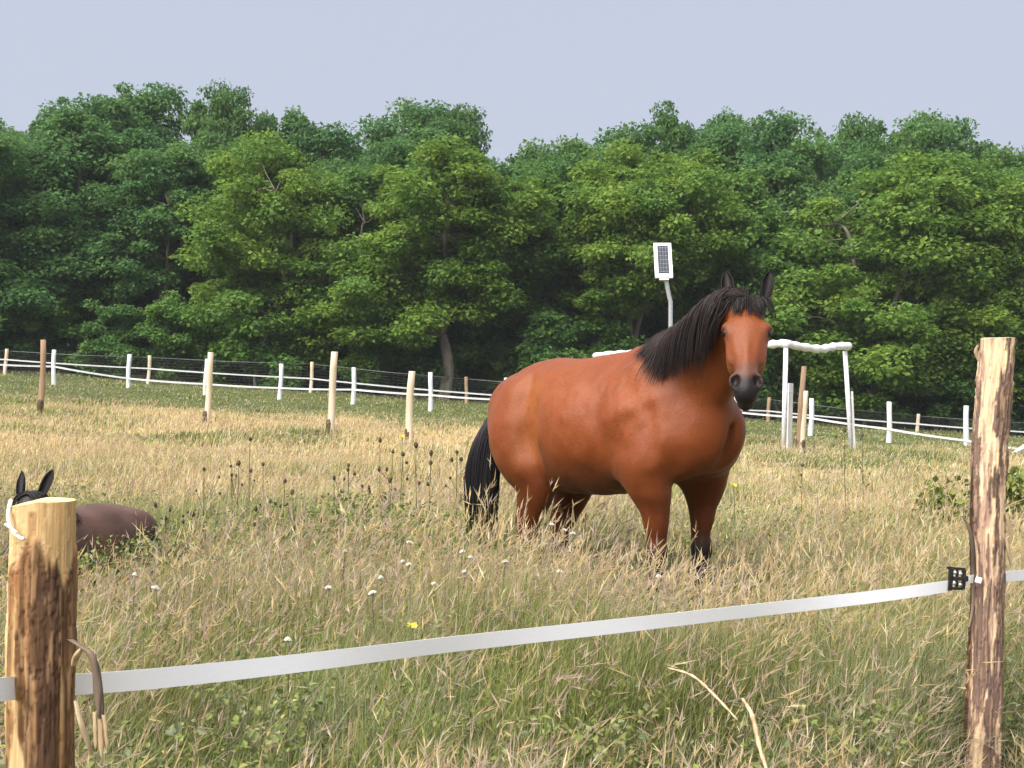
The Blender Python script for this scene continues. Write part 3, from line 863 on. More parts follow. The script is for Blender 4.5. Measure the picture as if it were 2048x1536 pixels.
LP_D, RP_D = 2.67, 5.2
def left_post():
    D = LP_D
    b = foot(78, D)
    top = px_point(86, 1000, D)
    mid = px_point(78, 1400, D)
    def colf(A, L, sd):
        # A: 0 = right, -pi/2 = towards the viewer
        v = (A + math.pi / 2 + math.pi) % (2 * math.pi) - math.pi            # 0 facing the viewer, + to the right
        str_ = fbm(np.stack([np.cos(A) * 4 + sd, np.sin(A) * 4, L * 2.2], -1), 4)
        fib = fbm(np.stack([np.cos(A) * 22 + sd, np.sin(A) * 22, L * 3.0], -1), 3)
        bark = np.array(lin(128, 98, 70)) * (0.40 + 1.2 * fib[..., None]) + np.zeros(A.shape + (3,))
        bark = blend(bark, np.array(lin(172, 130, 84)), sstep(.50, .60, str_) * 0.75)
        blo = fbm(np.stack([np.cos(A) * 8 + 3, np.sin(A) * 8, L * 8], -1), 4)
        bark = blend(bark, np.array(lin(148, 106, 72)), sstep(.52, .58, blo) * .7)
        bark = blend(bark, np.array(lin(84, 58, 42)), sstep(.46, .40, blo) * .7)
        dark = sstep(0.02, 0.30, v + 0.5 * (str_ - .5)) * sstep(1.25, 1.0, v) * sstep(top[2] - 0.095, top[2] - 0.125, L + 0.06 * (str_ - .5))
        dark = dark * sstep(0.36, 0.52, fbm(np.stack([np.cos(A) * 3 + 9, np.sin(A) * 3, L * 5], -1), 3) + 0.08)
        bark = blend(bark, np.array(lin(84, 62, 50)), dark * 0.85)
        pale = sstep(top[2] - 0.115, top[2] - 0.085, L + 0.10 * (str_ - .5) - 0.03 * np.cos(v * 3))       # peeled collar below the cut
        pale = np.maximum(pale, sstep(-0.85, -1.05, v + 0.3 * (str_ - .5)) * sstep(-2.2, -1.8, v))            # peeled left edge
        wz = px_point(60, 1405, D)[2]
        wedge = sstep(0.0, 0.10, (wz - L) * 3.4 - np.abs(v + 0.42 + .3 * (str_ - .5))) * sstep(0.0, 0.02, wz - L)
        pale = np.maximum(pale, wedge)
        pale = np.maximum(pale, sstep(.66, .72, str_) * .8)
        wood = np.array(lin(208, 178, 132)) * (0.66 + 0.62 * fib[..., None])
        wood = blend(wood, np.array(lin(178, 126, 66)), sstep(.45, .6, fib) * 0.6 * (v > 0.1))
        cen = sstep(.16, .10, np.abs(v + .02)) * sstep(top[2] - .012, top[2] - .02, L)
        wood = blend(wood, np.array(lin(140, 98, 62)), cen * .8)
        c = blend(bark, wood, pale)
        return c, 0.0045 * (1 - pale) * sstep(0.3, 0.55, fib + .1)
    n = px_point(1100, 1000, D) - px_point(0, 1000, D)
    root = post_object('fence_post', [b - np.array([0, 0, .3]), mid, top], [0.060, 0.0565, 0.0555], 2.0, (-0.24, -0.03, 1.0), colf,
                       cut_col=lin(226, 196, 140), label='thick bark-covered fence post with slanted pale cut top at the left edge')
    loc = np.array(root.location)
    # white cord looped round the top
    mb = MB()
    pts = [px_point(*q) - loc for q in [(22, 1000, D - .02), (16, 1030, D - .045), (22, 1058, D - .058), (38, 1074, D - .064), (48, 1078, D - .066)]]
    mb.tube(catmull(pts, 5), 0.0035, 6)
    mb.tube(catmull([px_point(*q) - loc for q in [(10, 1048, D - .06), (22, 1056, D - .066), (34, 1066, D - .07)]], 4), 0.0025, 6)
    mb.build('cord', M_ROPE, root)
    # hanging strip of bark torn off on the right
    def strip(name, P, w, mat, even=False, bow=.8):
        Q = catmull(P, 8); V = []; n = len(Q)
        wv = np.array([1.0, -0.35, 0]); wv /= np.linalg.norm(wv)
        for i, p in enumerate(Q):
            t = i / (n - 1); ww = w * (0.35 + 0.9 * math.sin(math.pi * (0.12 + 0.8 * t))) if not even else w * (1.0 - .8 * max(0, t - .75) / .25 + .12 * math.sin(t * 17 + w * 900))
            for k in range(5):
                e = (k / 4 - .5)
                V.append(p - loc + wv * ww * e + np.array([0, -0.012, 0]) * (1 - 4 * e * e) * bow + np.array([0, 0.0025, 0]))
            for k in range(5):
                e = (k / 4 - .5)
                V.append(p - loc + wv * ww * e + np.array([0, -0.012, 0]) * (1 - 4 * e * e) * bow)
        F = []
        for i in range(n - 1):
            for k in range(4):
                a = i * 10 + k
                F.append((a, a + 10, a + 11, a + 1)); F.append((a + 5, a + 6, a + 16, a + 15))
            F.append((i * 10, i * 10 + 5, i * 10 + 15, i * 10 + 10)); F.append((i * 10 + 4, i * 10 + 14, i * 10 + 19, i * 10 + 9))
        return mobj(name, np_mesh(name, np.array(V), np.array(F), mat), root)
    strip('bark_strip', [px_point(*q) for q in [(138, 1278, D - .02), (160, 1292, D - .055), (182, 1310, D - .07), (192, 1350, D - .075), (196, 1400, D - .075), (199, 1448, D - .075)]], 0.016, M_BARKSTRIP, True, .35)
    strip('bark_strip', [px_point(*q) for q in [(168, 1300, D - .05), (188, 1318, D - .066), (199, 1360, D - .072), (203, 1410, D - .072), (206, 1455, D - .072)]], 0.009, M_BARKSTRIP, True, .3)
    for x0, x1, y0, y1, w in ((189, 191, 1424, 1500, .0075), (198, 203, 1438, 1514, .011), (207, 214, 1430, 1504, .009)):
        strip('splinter', [px_point(x0, y0, D - .079), px_point((x0 + x1) / 2, (y0 + y1) / 2, D - .080), px_point(x1, y1, D - .077)], w, M_SPLINTER, True, .15)
    strip('bark_strip', [px_point(*q) for q in [(146, 1330, D - .03), (154, 1310, D - .05), (164, 1296, D - .055)]], 0.012, M_SPLINTER)
    strip('bark_strip', [px_point(*q) for q in [(151, 1400, D - .03), (160, 1440, D - .05), (172, 1475, D - .045), (184, 1508, D - .03)]], 0.010, M_SPLINTER)
    return root
left_post()

def right_post():
    D = RP_D
    b = foot(1958, D)
    pp = [px_point(x, y, D) for x, y in ((1964, 1500), (1973, 1250), (1976, 1000), (1983, 850), (1996, 676))]
    top = pp[-1]
    def colf(A, L, sd):
        v = (A + math.pi / 2 + math.pi) % (2 * math.pi) - math.pi
        str_ = fbm(np.stack([np.cos(A) * 2.6 + sd, np.sin(A) * 2.6, L * 4.2], -1), 4)
        fib = fbm(np.stack([np.cos(A) * 18 + sd, np.sin(A) * 18, L * 4.0], -1), 3)
        low = sstep(pp[2][2], pp[1][2] - .05, L)
        wood = np.array(lin(210, 180, 150)) * (0.74 + 0.52 * fib[..., None])
        wood = blend(wood, np.array(lin(190, 158, 138)), low * 0.75)
        fl = fbm(np.stack([np.cos(A) * 5 + 2, np.sin(A) * 5, L * 11], -1), 4)
        wood = blend(wood, np.array(lin(158, 128, 116)), sstep(.50, .57, fl) * .8)
        wood = blend(wood, np.array(lin(232, 202, 164)), sstep(.47, .40, fl) * .7)
        str_ = .6 * str_ + .4 * fbm(np.stack([np.cos(A) * 6 + 7, np.sin(A) * 6, L * 13], -1), 4)
        spot = sstep(0.515, 0.55, str_ + 0.05 * low + 0.06 * np.exp(-((v - .3) / .5) ** 2) - 0.10 * sstep(top[2] - .16, top[2] - .08, L))
        bark = np.array(lin(118, 96, 86)) * (0.55 + 0.9 * fib[..., None])
        c = blend(wood, bark, spot)
        edge = sstep(-1.15, -1.35, v) * sstep(-2.4, -2.0, v)
        c = blend(c, np.array(lin(70, 48, 38)), edge * sstep(pp[3][2], pp[2][2], L))
        return c, 0.005 * spot * (0.5 + fib)
    rr = [0.066, 0.061, 0.053, 0.056, 0.060, 0.058]
    root = post_object('fence_post', [b - np.array([0, 0, .2])] + pp, rr, 5.0, (-0.05, -0.02, 1.0), colf, cut_col=lin(222, 188, 146),
                       label='tall pale peeled fence post at the right edge holding the tape buckle')
    loc = np.array(root.location)
    def sliver(name, P, w, mat, th=0.003):
        Q = catmull(P, 6); V = []; n = len(Q)
        for i, p in enumerate(Q):
            t = i / (n - 1); ww = w * (0.3 + math.sin(math.pi * (0.1 + .82 * t)))
            for e, dy in ((-.5, 0), (0, -w * .4), (.5, 0), (.5, th), (0, -w * .4 + th), (-.5, th)):
                V.append(p - loc + np.array([ww * e, dy, 0]))
        F = []
        for i in range(n - 1):
            for k in range(6): F.append((i * 6 + k, i * 6 + (k + 1) % 6, i * 6 + 6 + (k + 1) % 6, i * 6 + 6 + k))
        me = np_mesh(name, np.array(V), np.array(F), mat)
        return mobj(name, me, root)
    sliver('bark_strip', [px_point(*q) for q in [(1925, 1032, D - .05), (1936, 1050, D - .05), (1945, 1085, D - .04), (1948, 1150, D - .03), (1946, 1215, D - .03), (1938, 1254, D - .04)]], 0.012, M_BARKSTRIP)
    sliver('bark_strip', [px_point(*q) for q in [(1956, 690, D - .05), (1952, 704, D - .05), (1957, 722, D - .05)]], 0.010, M_SPLINTER)
    for a in ([(2002, 1010, D - .02), (2016, 1040, D - .03), (2023, 1070, D - .03), (2020, 1088, D - .03)], [(2000, 1052, D - .02), (2012, 1080, D - .03), (2018, 1108, D - .03), (2022, 1128, D - .03)],
              [(1996, 1090, D - .04), (2004, 1105, D - .04), (2007, 1118, D - .04)]):
        sliver('splinter', [px_point(*q) for q in a], 0.011, M_SPLINTER)
right_post()

def ribbon(path, width, th=0.0012, twist=0.0, sag=0):
    """Flat tape standing on edge, following path."""
    Q = np.asarray(path); V = []; n = len(Q)
    for i, p in enumerate(Q):
        d = Q[min(i + 1, n - 1)] - Q[max(i - 1, 0)]; d /= np.linalg.norm(d)
        up = np.array([0, 0, 1.0]); nr = np.cross(d, up); nr /= np.linalg.norm(nr); up = np.cross(nr, d)
        tw = twist * math.sin(i * 0.21) + twist * .6 * math.sin(i * .083 + 1)
        up2 = up * math.cos(tw) + nr * math.sin(tw); nr2 = nr * math.cos(tw) - up * math.sin(tw)
        w = width if np.isscalar(width) else width[i]
        for a, b in ((-.5, -1), (.5, -1), (.5, 1), (-.5, 1)):
            V.append(p + up2 * w * a + nr2 * th * .5 * b)
    F = []
    for i in range(n - 1):
        for k in range(4): F.append((i * 4 + k, i * 4 + (k + 1) % 4, i * 4 + 4 + (k + 1) % 4, i * 4 + 4 + k))
    F.append((3, 2, 1, 0)); F.append(tuple((n - 1) * 4 + k for k in range(4)))
    mb = MB(); mb.add(V, F)
    return mb

def front_tape():
    ks = [(-160, 1394, 2.32), (0, 1379, 2.52), (78, 1373, 2.75), (300, 1358, 2.92), (600, 1326, 3.30), (900, 1289, 3.70), (1200, 1256, 4.10), (1500, 1222, 4.52), (1750, 1193, 4.90), (1900, 1172, 5.14)]
    path = catmull([px_point(*k) for k in ks], 14)
    root = ribbon(path, 0.040, twist=0.10).build('fence_tape', M_TAPE, smooth=False)
    tag(root, 'broad white electric fence tape stretched across the foreground from post to buckle', 'fence tape', 'tapes of the front fence')
    p2 = catmull([px_point(*k) for k in [(1926, 1161, 5.13), (1945, 1158, 5.16), (1968, 1156, 5.285), (2005, 1153, 5.32), (2110, 1146, 5.6)]], 10)
    w = np.interp(np.linspace(0, 1, len(p2)), [0, .25, .5, 1], [0.030, 0.028, 0.036, 0.040])
    t2 = ribbon(p2, w, twist=.08).build('fence_tape', M_TAPE, smooth=False)
    tag(t2, 'short white fence tape running from the buckle past the tall right post', 'fence tape', 'tapes of the front fence')
    # black tape buckle
    c = px_point(1912, 1157, 5.13)
    bk = empty('tape_buckle', c); tag(bk, 'small black plastic tape buckle beside the tall right post', 'buckle')
    R = np.array(_R); U = np.array([0, 0, 1.0])
    def bar(name, x, y, w, h, dy=0.0, th=0.012, rot=0.0):
        mb = MB(); m = Matrix.Rotation(rot, 3, 'Y')
        mb.box((x, dy, y), (w, th, h), m); return mb.build(name, M_BLACK, bk, smooth=False)
    s = 5.13 / FPX
    bar('plate', -11 * s, -2 * s, 8 * s, 44 * s, 0, .016, 0.03); bar('plate', 15 * s, -1 * s, 7 * s, 40 * s, 0, .015, 0.03)
    bar('rail', 0, 20 * s, 36 * s, 5 * s, .001, .012, 0.06); bar('rail', 2 * s, 0, 24 * s, 7 * s, .001, .018); bar('rail', 2 * s, -20 * s, 26 * s, 5 * s, .001, .012)
    bar('rail', 2 * s, 0, 5 * s, 38 * s, .002, .010)
    bar('clamp', 18 * s, 1 * s, 9 * s, 11 * s, -.004, .022)
    for x, y in ((-3, 12), (8, 10), (-4, -9), (8, -12)):
        mb = MB(); mb.tube([(x * s, -0.009, y * s), (x * s, 0.006, y * s)], 3.6 * s, 10); mb.build('rivet', M_STEEL, bk)
    mb = MB(); q = px_point(1957, 1160, 5.125); mb.box((0, 0, 0), (0.020, 0.010, 0.020), Matrix.Rotation(.25, 3, 'Y')); o = mb.build('tape_clip', M_WRAP, None, q, smooth=False)
    tag(o, 'tiny white plastic clip on the face of the tall right post', 'clip')
front_tape()

# ------------------------------------------------------------------ paddock fences behind the horses
def round_post_mesh(name, h, r, mat, seed, lean=0.0, n=10):
    rng = random.Random(seed); mb = MB()
    pts = []; rad = []
    for i in range(7):
        t = i / 6
        pts.append((lean * h * t + 0.010 * math.sin(t * 5 + seed) * (r / .04), 0.008 * math.cos(t * 4 + seed), -0.25 + (h + 0.25) * t)); rad.append(r * (1.06 - .12 * t + rng.uniform(-.05, .05)))
    pts.append((pts[-1][0], pts[-1][1], h + r * .10)); rad.append(r * .84)
    mb.tube(pts, rad, n)
    me = bpy.data.meshes.new(name); me.from_pydata(mb.v, [], mb.f)
    me.polygons.foreach_set('use_smooth', np.full(len(mb.f), True, bool)); me.materials.append(mat)
    return me

def white_fence():
    # posts: column, top row, depth
    cols = [(-40, 690, 42), (107, 700, 42), (257, 709, 42), (411, 718, 41.5), (560, 728, 41), (706, 735, 40.5), (860, 745, 39), (1011, 756, 38.5), (1165, 768, 38), (1320, 778, 37.5), (1470, 787, 37), (1621, 797, 36.5), (1777, 804, 35), (1931, 812, 34), (2090, 822, 33)]
    b0 = foot(107, 42)
    root = empty('paddock_fence', b0); tag(root, 'white paddock fence with plastic posts and white tape behind the horse', 'fence')
    tops = []
    for i, (px, py, d) in enumerate(cols):
        g = foot(px, d); z = up_to(px, py, d)
        me = round_post_mesh('post', z - g[2], 0.062, M_WHITEPOST, i)
        mobj('post', me, root, g - b0)
        tops.append((g, z))
    tape_rows = [(-40, 727), (107, 733), (257, 757), (411, 768), (560, 776), (706, 779), (860, 790), (1011, 800), (1165, 806), (1320, 812), (1470, 824), (1621, 836), (1777, 858), (1931, 881), (2090, 905)]
    P = []
    for (px, py), (cx, cy, d) in zip(tape_rows, cols): P.append(px_point(px, py, d - .07) - b0)
    for i in range(len(P) - 1):
        Q = [P[i] * (1 - t) + P[i + 1] * t - np.array([0, 0, .015 * 4 * t * (1 - t)]) for t in np.linspace(0, 1, 9)]
        ribbon(Q, 0.048, .002, twist=.1).build('tape', M_TAPEFAR, root, smooth=False)
white_fence()

def wire_fence():
    cols = [(-110, 690, 47), (10, 698, 47), (296, 711, 47), (620, 724, 46.5), (932, 754, 46), (1232, 775, 46), (1536, 795, 46), (1835, 828, 46), (2120, 845, 46)]
    b0 = foot(10, 47)
    root = empty('wire_fence', b0); tag(root, 'wooden stake fence with wire netting and one tape along the forest edge', 'fence')
    G = []
    for i, (px, py, d) in enumerate(cols):
        g = foot(px, d); z = up_to(px, py, d)
        mat = M_STAKE_B if i in (4, 6) else M_STAKE
        mobj('post', round_post_mesh('post', z - g[2], 0.058, mat, i + 40, lean=[.03, .03, .03, .05, 0, .01, .02, 0, 0][i]), root, g - b0)
        G.append((g, z))
    # tape
    rows = [(-110, 713), (10, 719), (296, 737), (620, 757), (932, 786), (1232, 805), (1536, 822), (1835, 848), (2120, 868)]
    P = [px_point(px, py, c[2] - .07) - b0 for (px, py), c in zip(rows, cols)]
    for i in range(len(P) - 1):
        Q = [P[i] * (1 - t) + P[i + 1] * t - np.array([0, 0, .02 * 4 * t * (1 - t)]) for t in np.linspace(0, 1, 9)]
        ribbon(Q, 0.042, .002, twist=.1).build('tape', M_TAPEFAR, root, smooth=False)
    # netting of a real wire grid, top wire a little thicker
    mb = MB(); top = MB()
    for i in range(len(G) - 1):
        (g0, z0), (g1, z1) = G[i], G[i + 1]
        a0, a1 = g0 - b0, g1 - b0
        h0, h1 = (z0 - g0[2]) - .06, (z1 - g1[2]) - .06
        off = np.array([0, .05, 0])
        top.tube([a0 + off + (0, 0, h0), (a0 + a1) / 2 + off + (0, 0, (h0 + h1) / 2 - .03), a1 + off + (0, 0, h1)], 0.008, 4)
        for k in range(1, 10):
            f = k / 10
            mb.tube([a0 + off + (0, 0, h0 * f), a1 + off + (0, 0, h1 * f)], 0.004, 3, cap=False)
        L = np.linalg.norm(a1 - a0); nn = int(L / .16)
        for k in range(nn + 1):
            f = k / nn; p = a0 * (1 - f) + a1 * f + off
            mb.tube([p, p + np.array([0, 0, h0 * (1 - f) + h1 * f])], 0.003, 3, cap=False)
    top.build('top_wire', M_WIRE, root)
    tag(mb.build('netting', M_NET, root), kind='stuff')
wire_fence()

# ------------------------------------------------------------------ loose stakes standing in the meadow
STAKES = [  # column top, row top, depth, radius, lean, material, label
    (83, 680, 29, .055, .02, M_STAKE_B, 'brown wooden stake at the far left in the meadow'),
    (419, 705, 27.5, .055, .06, M_STAKE, 'leaning pale stake in front of a white post in the left half of the meadow'),
    (666, 704, 26, .060, .05, M_STAKE, 'tall pale wooden stake standing left of the stake nearest the horse'),
    (820, 743, 24.5, .060, .03, M_STAKE, 'pale wooden stake nearest the horse, left of its rump'),
    (1602, 733, 29, .055, .03, M_STAKE_B, 'brown stake behind the white board at the gate frame'),
    (1607, 782, 28, .045, .02, M_STAKE, 'short pale stake in front of the brown stake by the gate frame'),
]
for i, (px, py, d, r, lean, mat, label) in enumerate(STAKES):
    g0 = foot(px, d)
    z = up_to(px, py, d); h = z - g0[2]
    s0 = empty('wooden_stake', g0 - np.array([lean * h, 0, 0])); tag(s0, label, 'stake', 'stakes standing in the meadow')
    mobj('shaft', round_post_mesh('shaft', h, r, mat, i + 80, lean=lean, n=12), s0)
    mb = MB(); mb.tube([(0, 0, -.25), (lean * .04 * h, 0, 0.08), (lean * .10 * h, 0, 0.2), (lean * .14 * h, 0, 0.27)], [r * .9, r * 1.12, r * 1.15, r * 1.0], 9); mb.build('foot', M_CHAR, s0)

# ------------------------------------------------------------------ gate frame and boards
def gate_frame():
    d0 = 28.6
    g = foot(1567, d0)
    root = empty('pipe_gate', g); tag(root, 'white pipe gate frame with thick wrapped top rail behind the horse', 'gate frame')
    posts = [((1567, 905), (1572, 692), d0), ((1704, 872), (1690, 702), 30.0), ((1205, 830), (1205, 716), 36.0), ((1224, 830), (1223, 714), 35.4)]
    for (bx, by), (tx, ty), d in posts:
        f0 = foot(bx, d); t0 = px_point(tx, ty, d)
        mb = MB(); mb.tube([f0 - (0, 0, .2) - g, t0 - g], 0.045 if d < 32 else .035, 10); mb.build('post', M_WRAP, root)
    def rail(K, r):
        mb = MB(); Q = catmull([px_point(*k) - g for k in K], 6)
        mb.tube(Q, [r * (1 + .14 * math.sin(i * 1.9) + .08 * math.sin(i * 4.1)) for i in range(len(Q))], 10); mb.build('rail', M_WRAP, root)
    rail([(1572, 687, d0), (1600, 693, 28.9), (1640, 698, 29.4), (1670, 693, 29.7), (1698, 692, 30)], .075)
    rail([(1190, 712, 36), (1230, 708, 35), (1275, 706, 34.2), (1330, 703, 33), (1420, 697, 31.4), (1500, 691, 30), (1540, 689, 29.2), (1572, 686, d0)], .075)
    for px, py, d in ((1572, 688, d0), (1694, 693, 30)):
        mb = uv_ball(px_point(px, py, d) - g, .085); mb.build('joint', M_WRAP, root)
gate_frame()
def board(px0, py0, px1, py1, d, w, th, label):
    g = foot(px0, d); t = px_point(px1, py1, d)
    v = t - g; h = np.linalg.norm(v)
    o = empty('board', g); tag(o, label, 'board', 'boards by the gate frame')
    rot = Vector(v).to_track_quat('Z', 'Y').to_matrix()
    mb = MB(); mb.box(v / 2, (w, th, h + .1), rot); mb.build('plank', M_GREYBOARD, o, smooth=False)
    mb = MB(); mb.box(v * .92, (w * 1.03, th * 1.2, .05), rot); mb.build('batten', M_GREYBOARD, o, smooth=False)
board(1578, 905, 1581, 772, 28.2, .15, .03, 'broad white board standing beside the nearer gate post')
board(1709, 880, 1704, 788, 29.5, .13, .03, 'greyish board leaning at the far right post of the gate frame')
def brace():
    g = foot(2040, 32)
    o = empty('gate_brace', g); tag(o, 'white diagonal brace bar at the right edge of the paddock fence', 'brace')
    mb = MB(); mb.tube([px_point(2012, 918, 32) - g, px_point(2075, 876, 32) - g], .05, 8); mb.build('bar', M_WHITEPOST, o)
    mb = MB(); mb.tube([px_point(2072, 930, 32) - g - (0, 0, .3), px_point(2072, 860, 32) - g], .05, 8); mb.build('post', M_WHITEPOST, o)
brace()

def solar_lamp():
    d = 29.5
    g = foot(1341, d)
    root = empty('solar_lamp', g); tag(root, 'white solar panel lamp on a bent pole rising behind the horse', 'lamp')
    P = [foot(1341, d) - (0, 0, .3), px_point(1341, 650, d), px_point(1341, 603, d), px_point(1338, 592, d), px_point(1332, 560, d), px_point(1331, 555, d)]
    mb = MB(); mb.tube([p - g for p in P], .045, 12); mb.build('pole', M_STEEL, root)
    # panel: leaning back, corners from the photograph's outline
    tl, tr, bl, br = px_point(1303, 487, d + .25), px_point(1338, 487, d + .25), px_point(1314, 556, d - .12), px_point(1350, 556, d - .12)
    c = (tl + tr + bl + br) / 4 - g
    ex = (tr - tl + br - bl) / 2; ey = (tl - bl + tr - br) / 2
    w, h = np.linalg.norm(ex), np.linalg.norm(ey); ex /= w; ey = ey - ex * (ey @ ex); h = np.linalg.norm(ey); ey /= h
    nz = np.cross(ex, ey)
    R = Matrix(((ex[0], ey[0], nz[0]), (ex[1], ey[1], nz[1]), (ex[2], ey[2], nz[2])))
    def slab(name, x, y, z, sx, sy, sz, mat, par=root):
        mb = MB(); mb.box(c + ex * x + ey * y + nz * z, (sx, sy, sz), R); return mb.build(name, mat, par, smooth=False)
    slab('casing', 0, 0, 0, w, h, .05, M_LAMPWHITE)
    slab('bracket', 0, -h * .5 - .01, -.03, w * .55, .06, .06, M_STEEL)
    slab('light_strip', 0, 0, -.04, w * .7, h * .7, .03, M_LAMPWHITE)
    cells = slab('panel', 0, 0.01, .0285, w * .60, h * .80, .008, M_CELL)
    for k in range(7):
        slab('cell_line', 0, h * (-.34 + .115 * k), .0335, w * .57, .006, .003, M_WIRE, cells)
    for k in (-1, 0, 1):
        slab('cell_line', k * w * .16, 0.01, .0345, .005, h * .77, .003, M_WIRE, cells)
solar_lamp()

# ------------------------------------------------------------------ trees of the forest edge
def leaf_cloud(C, Rr, per, rng, size, up=0.75):
    """Leaf sprays around clump centres C with radii Rr: pointed four-cornered leaves, folded at the midrib."""
    n = len(C)
    cid = np.repeat(np.arange(n), per)
    N = len(cid)
    d = rng.normal(size=(N, 3)); d /= np.linalg.norm(d, axis=1)[:, None]
    r = rng.random(N) ** 0.45
    pos = C[cid] + d * r[:, None] * Rr[cid][:, None] * np.array([1, 1, 0.62])
    out = d * np.array([1, 1, .4])
    ax = out * 0.7 + rng.normal(size=(N, 3)) * 0.55 + np.array([0, 0, -0.25]); ax /= np.linalg.norm(ax, axis=1)[:, None]
    nrm = np.array([0, 0, up]) + d * 0.55 + rng.normal(size=(N, 3)) * 0.38
    sd = np.cross(ax, nrm); sd /= np.linalg.norm(sd, axis=1)[:, None] + 1e-9
    nn = np.cross(sd, ax)
    L = size * (0.6 + 0.7 * rng.random(N)); W = L * (0.30 + 0.14 * rng.random(N))
    p0 = pos; p1 = pos + ax * (L * .45)[:, None] + sd * W[:, None] + nn * (W * .25)[:, None]
    p3 = pos + ax * (L * .45)[:, None] - sd * W[:, None] + nn * (W * .25)[:, None]
    p2 = pos + ax * L[:, None] - nn * (L * .12)[:, None]
    V = np.stack([p0, p1, p2, p3], 1).reshape(-1, 3)
    b = np.arange(N)[:, None] * 4
    F = np.concatenate([b + np.array([0, 1, 2]), b + np.array([0, 2, 3])])
    ct = rng.random(n)[cid]
    return V, F, ct, rng.random(N), N

def make_tree_data(seed, height, spread, base, nclump, per, leaf=0.30, lobes=5):
    """Returns trunk mesh and crown mesh, origin at the foot."""
    rng = np.random.default_rng(seed)
    mb = MB()
    nl = 2 + seed % 3
    wob = lambda: rng.normal(0, .12)
    fork = height * rng.uniform(.18, .30)
    tr = [np.array([0, 0, -.3]), np.array([wob() * .5, wob() * .5, fork * .5]), np.array([wob(), wob(), fork])]
    r0 = height * .017
    mb.tube(catmull(tr, 4), np.linspace(r0 * 1.25, r0 * .85, 9), 9)
    leaders = []
    for k in range(nl):
        an = 2 * math.pi * k / nl + rng.uniform(0, 1.2)
        e = np.array([math.cos(an), math.sin(an), 0]) * spread * rng.uniform(.25, .5)
        L = catmull([tr[-1], tr[-1] + e * .35 + (0, 0, (height - fork) * .3), tr[-1] + e * .75 + (wob(), wob(), (height - fork) * .62), tr[-1] + e + (wob(), wob(), (height - fork) * .66)], 6)
        mb.tube(L, np.linspace(r0 * .62, r0 * .12, len(L)), 7); leaders.append(L)
    LP = np.concatenate(leaders)
    # crown envelope made of lobes
    lob = []
    for k in range(lobes):
        an = rng.uniform(0, 6.28); q = rng.uniform(.25, .62) * spread
        zz = base + (height - base) * rng.uniform(.10, .80)
        lob.append((np.array([q * math.cos(an), q * math.sin(an), zz]), rng.uniform(.38, .55) * spread))
    lob.append((np.array([0, 0, base + (height - base) * .58]), spread * .62))
    lob.append((np.array([rng.normal(0, .15) * spread, rng.normal(0, .15) * spread, height * .84]), spread * .36))
    C = []
    while len(C) < nclump:
        c, r = lob[rng.integers(len(lob))]
        d = rng.normal(size=3); d /= np.linalg.norm(d)
        p = c + d * r * rng.uniform(.55, 1.12) * np.array([1, 1, 1.15])
        if base - .3 < p[2] < height: C.append(p)
    C = np.array(C)
    top = C[np.argsort(-C[:, 2])[:max(8, nclump // 5)]]
    top = C[::2][np.argsort(-C[::2, 2])[:max(6, nclump // 8)]]
    spr0 = top[rng.integers(len(top), size=nclump // 5)]
    spr = spr0 + rng.normal(0, .25, (nclump // 5, 3)) + np.stack([np.zeros(nclump // 5), np.zeros(nclump // 5), rng.uniform(.05, .50, nclump // 5)], -1)
    for p0, p in zip(spr0, spr): mb.tube([p0, p], [r0 * .06, r0 * .03], 4, cap=False)
    R = rng.uniform(.38, .85, len(C)) * (spread / 3.2) ** .5
    for p in C[::2]:
        q = LP[np.argmin(np.linalg.norm((LP - p) * (1, 1, 1.4), axis=1) + 0.6 * np.maximum(0, LP[:, 2] - p[2] + .4))]
        m = (p + q) / 2 + rng.normal(0, .12, 3) + (0, 0, .1)
        mb.tube([q, m, p], [r0 * .17, r0 * .11, r0 * .05], 4, cap=False)
    V, F, ct, lt, N = leaf_cloud(C, R, per, rng, leaf)
    ctv = rng.random(len(C))
    base_c = np.array([0.105, 0.205, 0.050]); yel = np.array([0.175, 0.265, 0.050])
    cid = np.repeat(np.arange(len(C)), per)
    m = np.clip(ctv[cid] * .8 + .35 * (lt - .5), 0, 1)[:, None]
    col = (base_c * (1 - m) + yel * m) * (0.80 + 0.4 * lt[:, None])
    col = np.repeat(col, 4, axis=0)
    V2, F2, _c2, l2, N2 = leaf_cloud(spr, rng.uniform(.18, .42, len(spr)), 60, rng, leaf)
    col2 = np.repeat((base_c * .6 + yel * .4) * (0.75 + .4 * l2[:, None]), 4, axis=0)
    crown = np_mesh('crown', np.concatenate([V, V2]), np.concatenate([F, F2 + len(V)]), M_LEAF, np.concatenate([col, col2]), smooth=False)
    tm = bpy.data.meshes.new('trunk'); tm.from_pydata([tuple(v) for v in mb.v], [], mb.f)
    tm.polygons.foreach_set('use_smooth', np.full(len(mb.f), True, bool)); tm.materials.append(M_TRUNK)
    return tm, crown

TREES = [make_tree_data(s, 10.0, sp, ba, nc, 330, .155, lb) for s, sp, ba, nc, lb in ((1, 3.4, .9, 210, 9), (2, 3.0, 1.1, 190, 8), (3, 3.8, .8, 230, 10), (4, 2.8, 1.2, 180, 8), (5, 3.3, 1.0, 200, 9), (6, 3.0, .8, 195, 9))]
SHRUBS = [make_tree_data(s, 3.0, sp, .15, nc, 200, .14, 5) for s, sp, nc in ((11, 1.5, 50), (12, 1.8, 60), (13, 1.3, 42))]

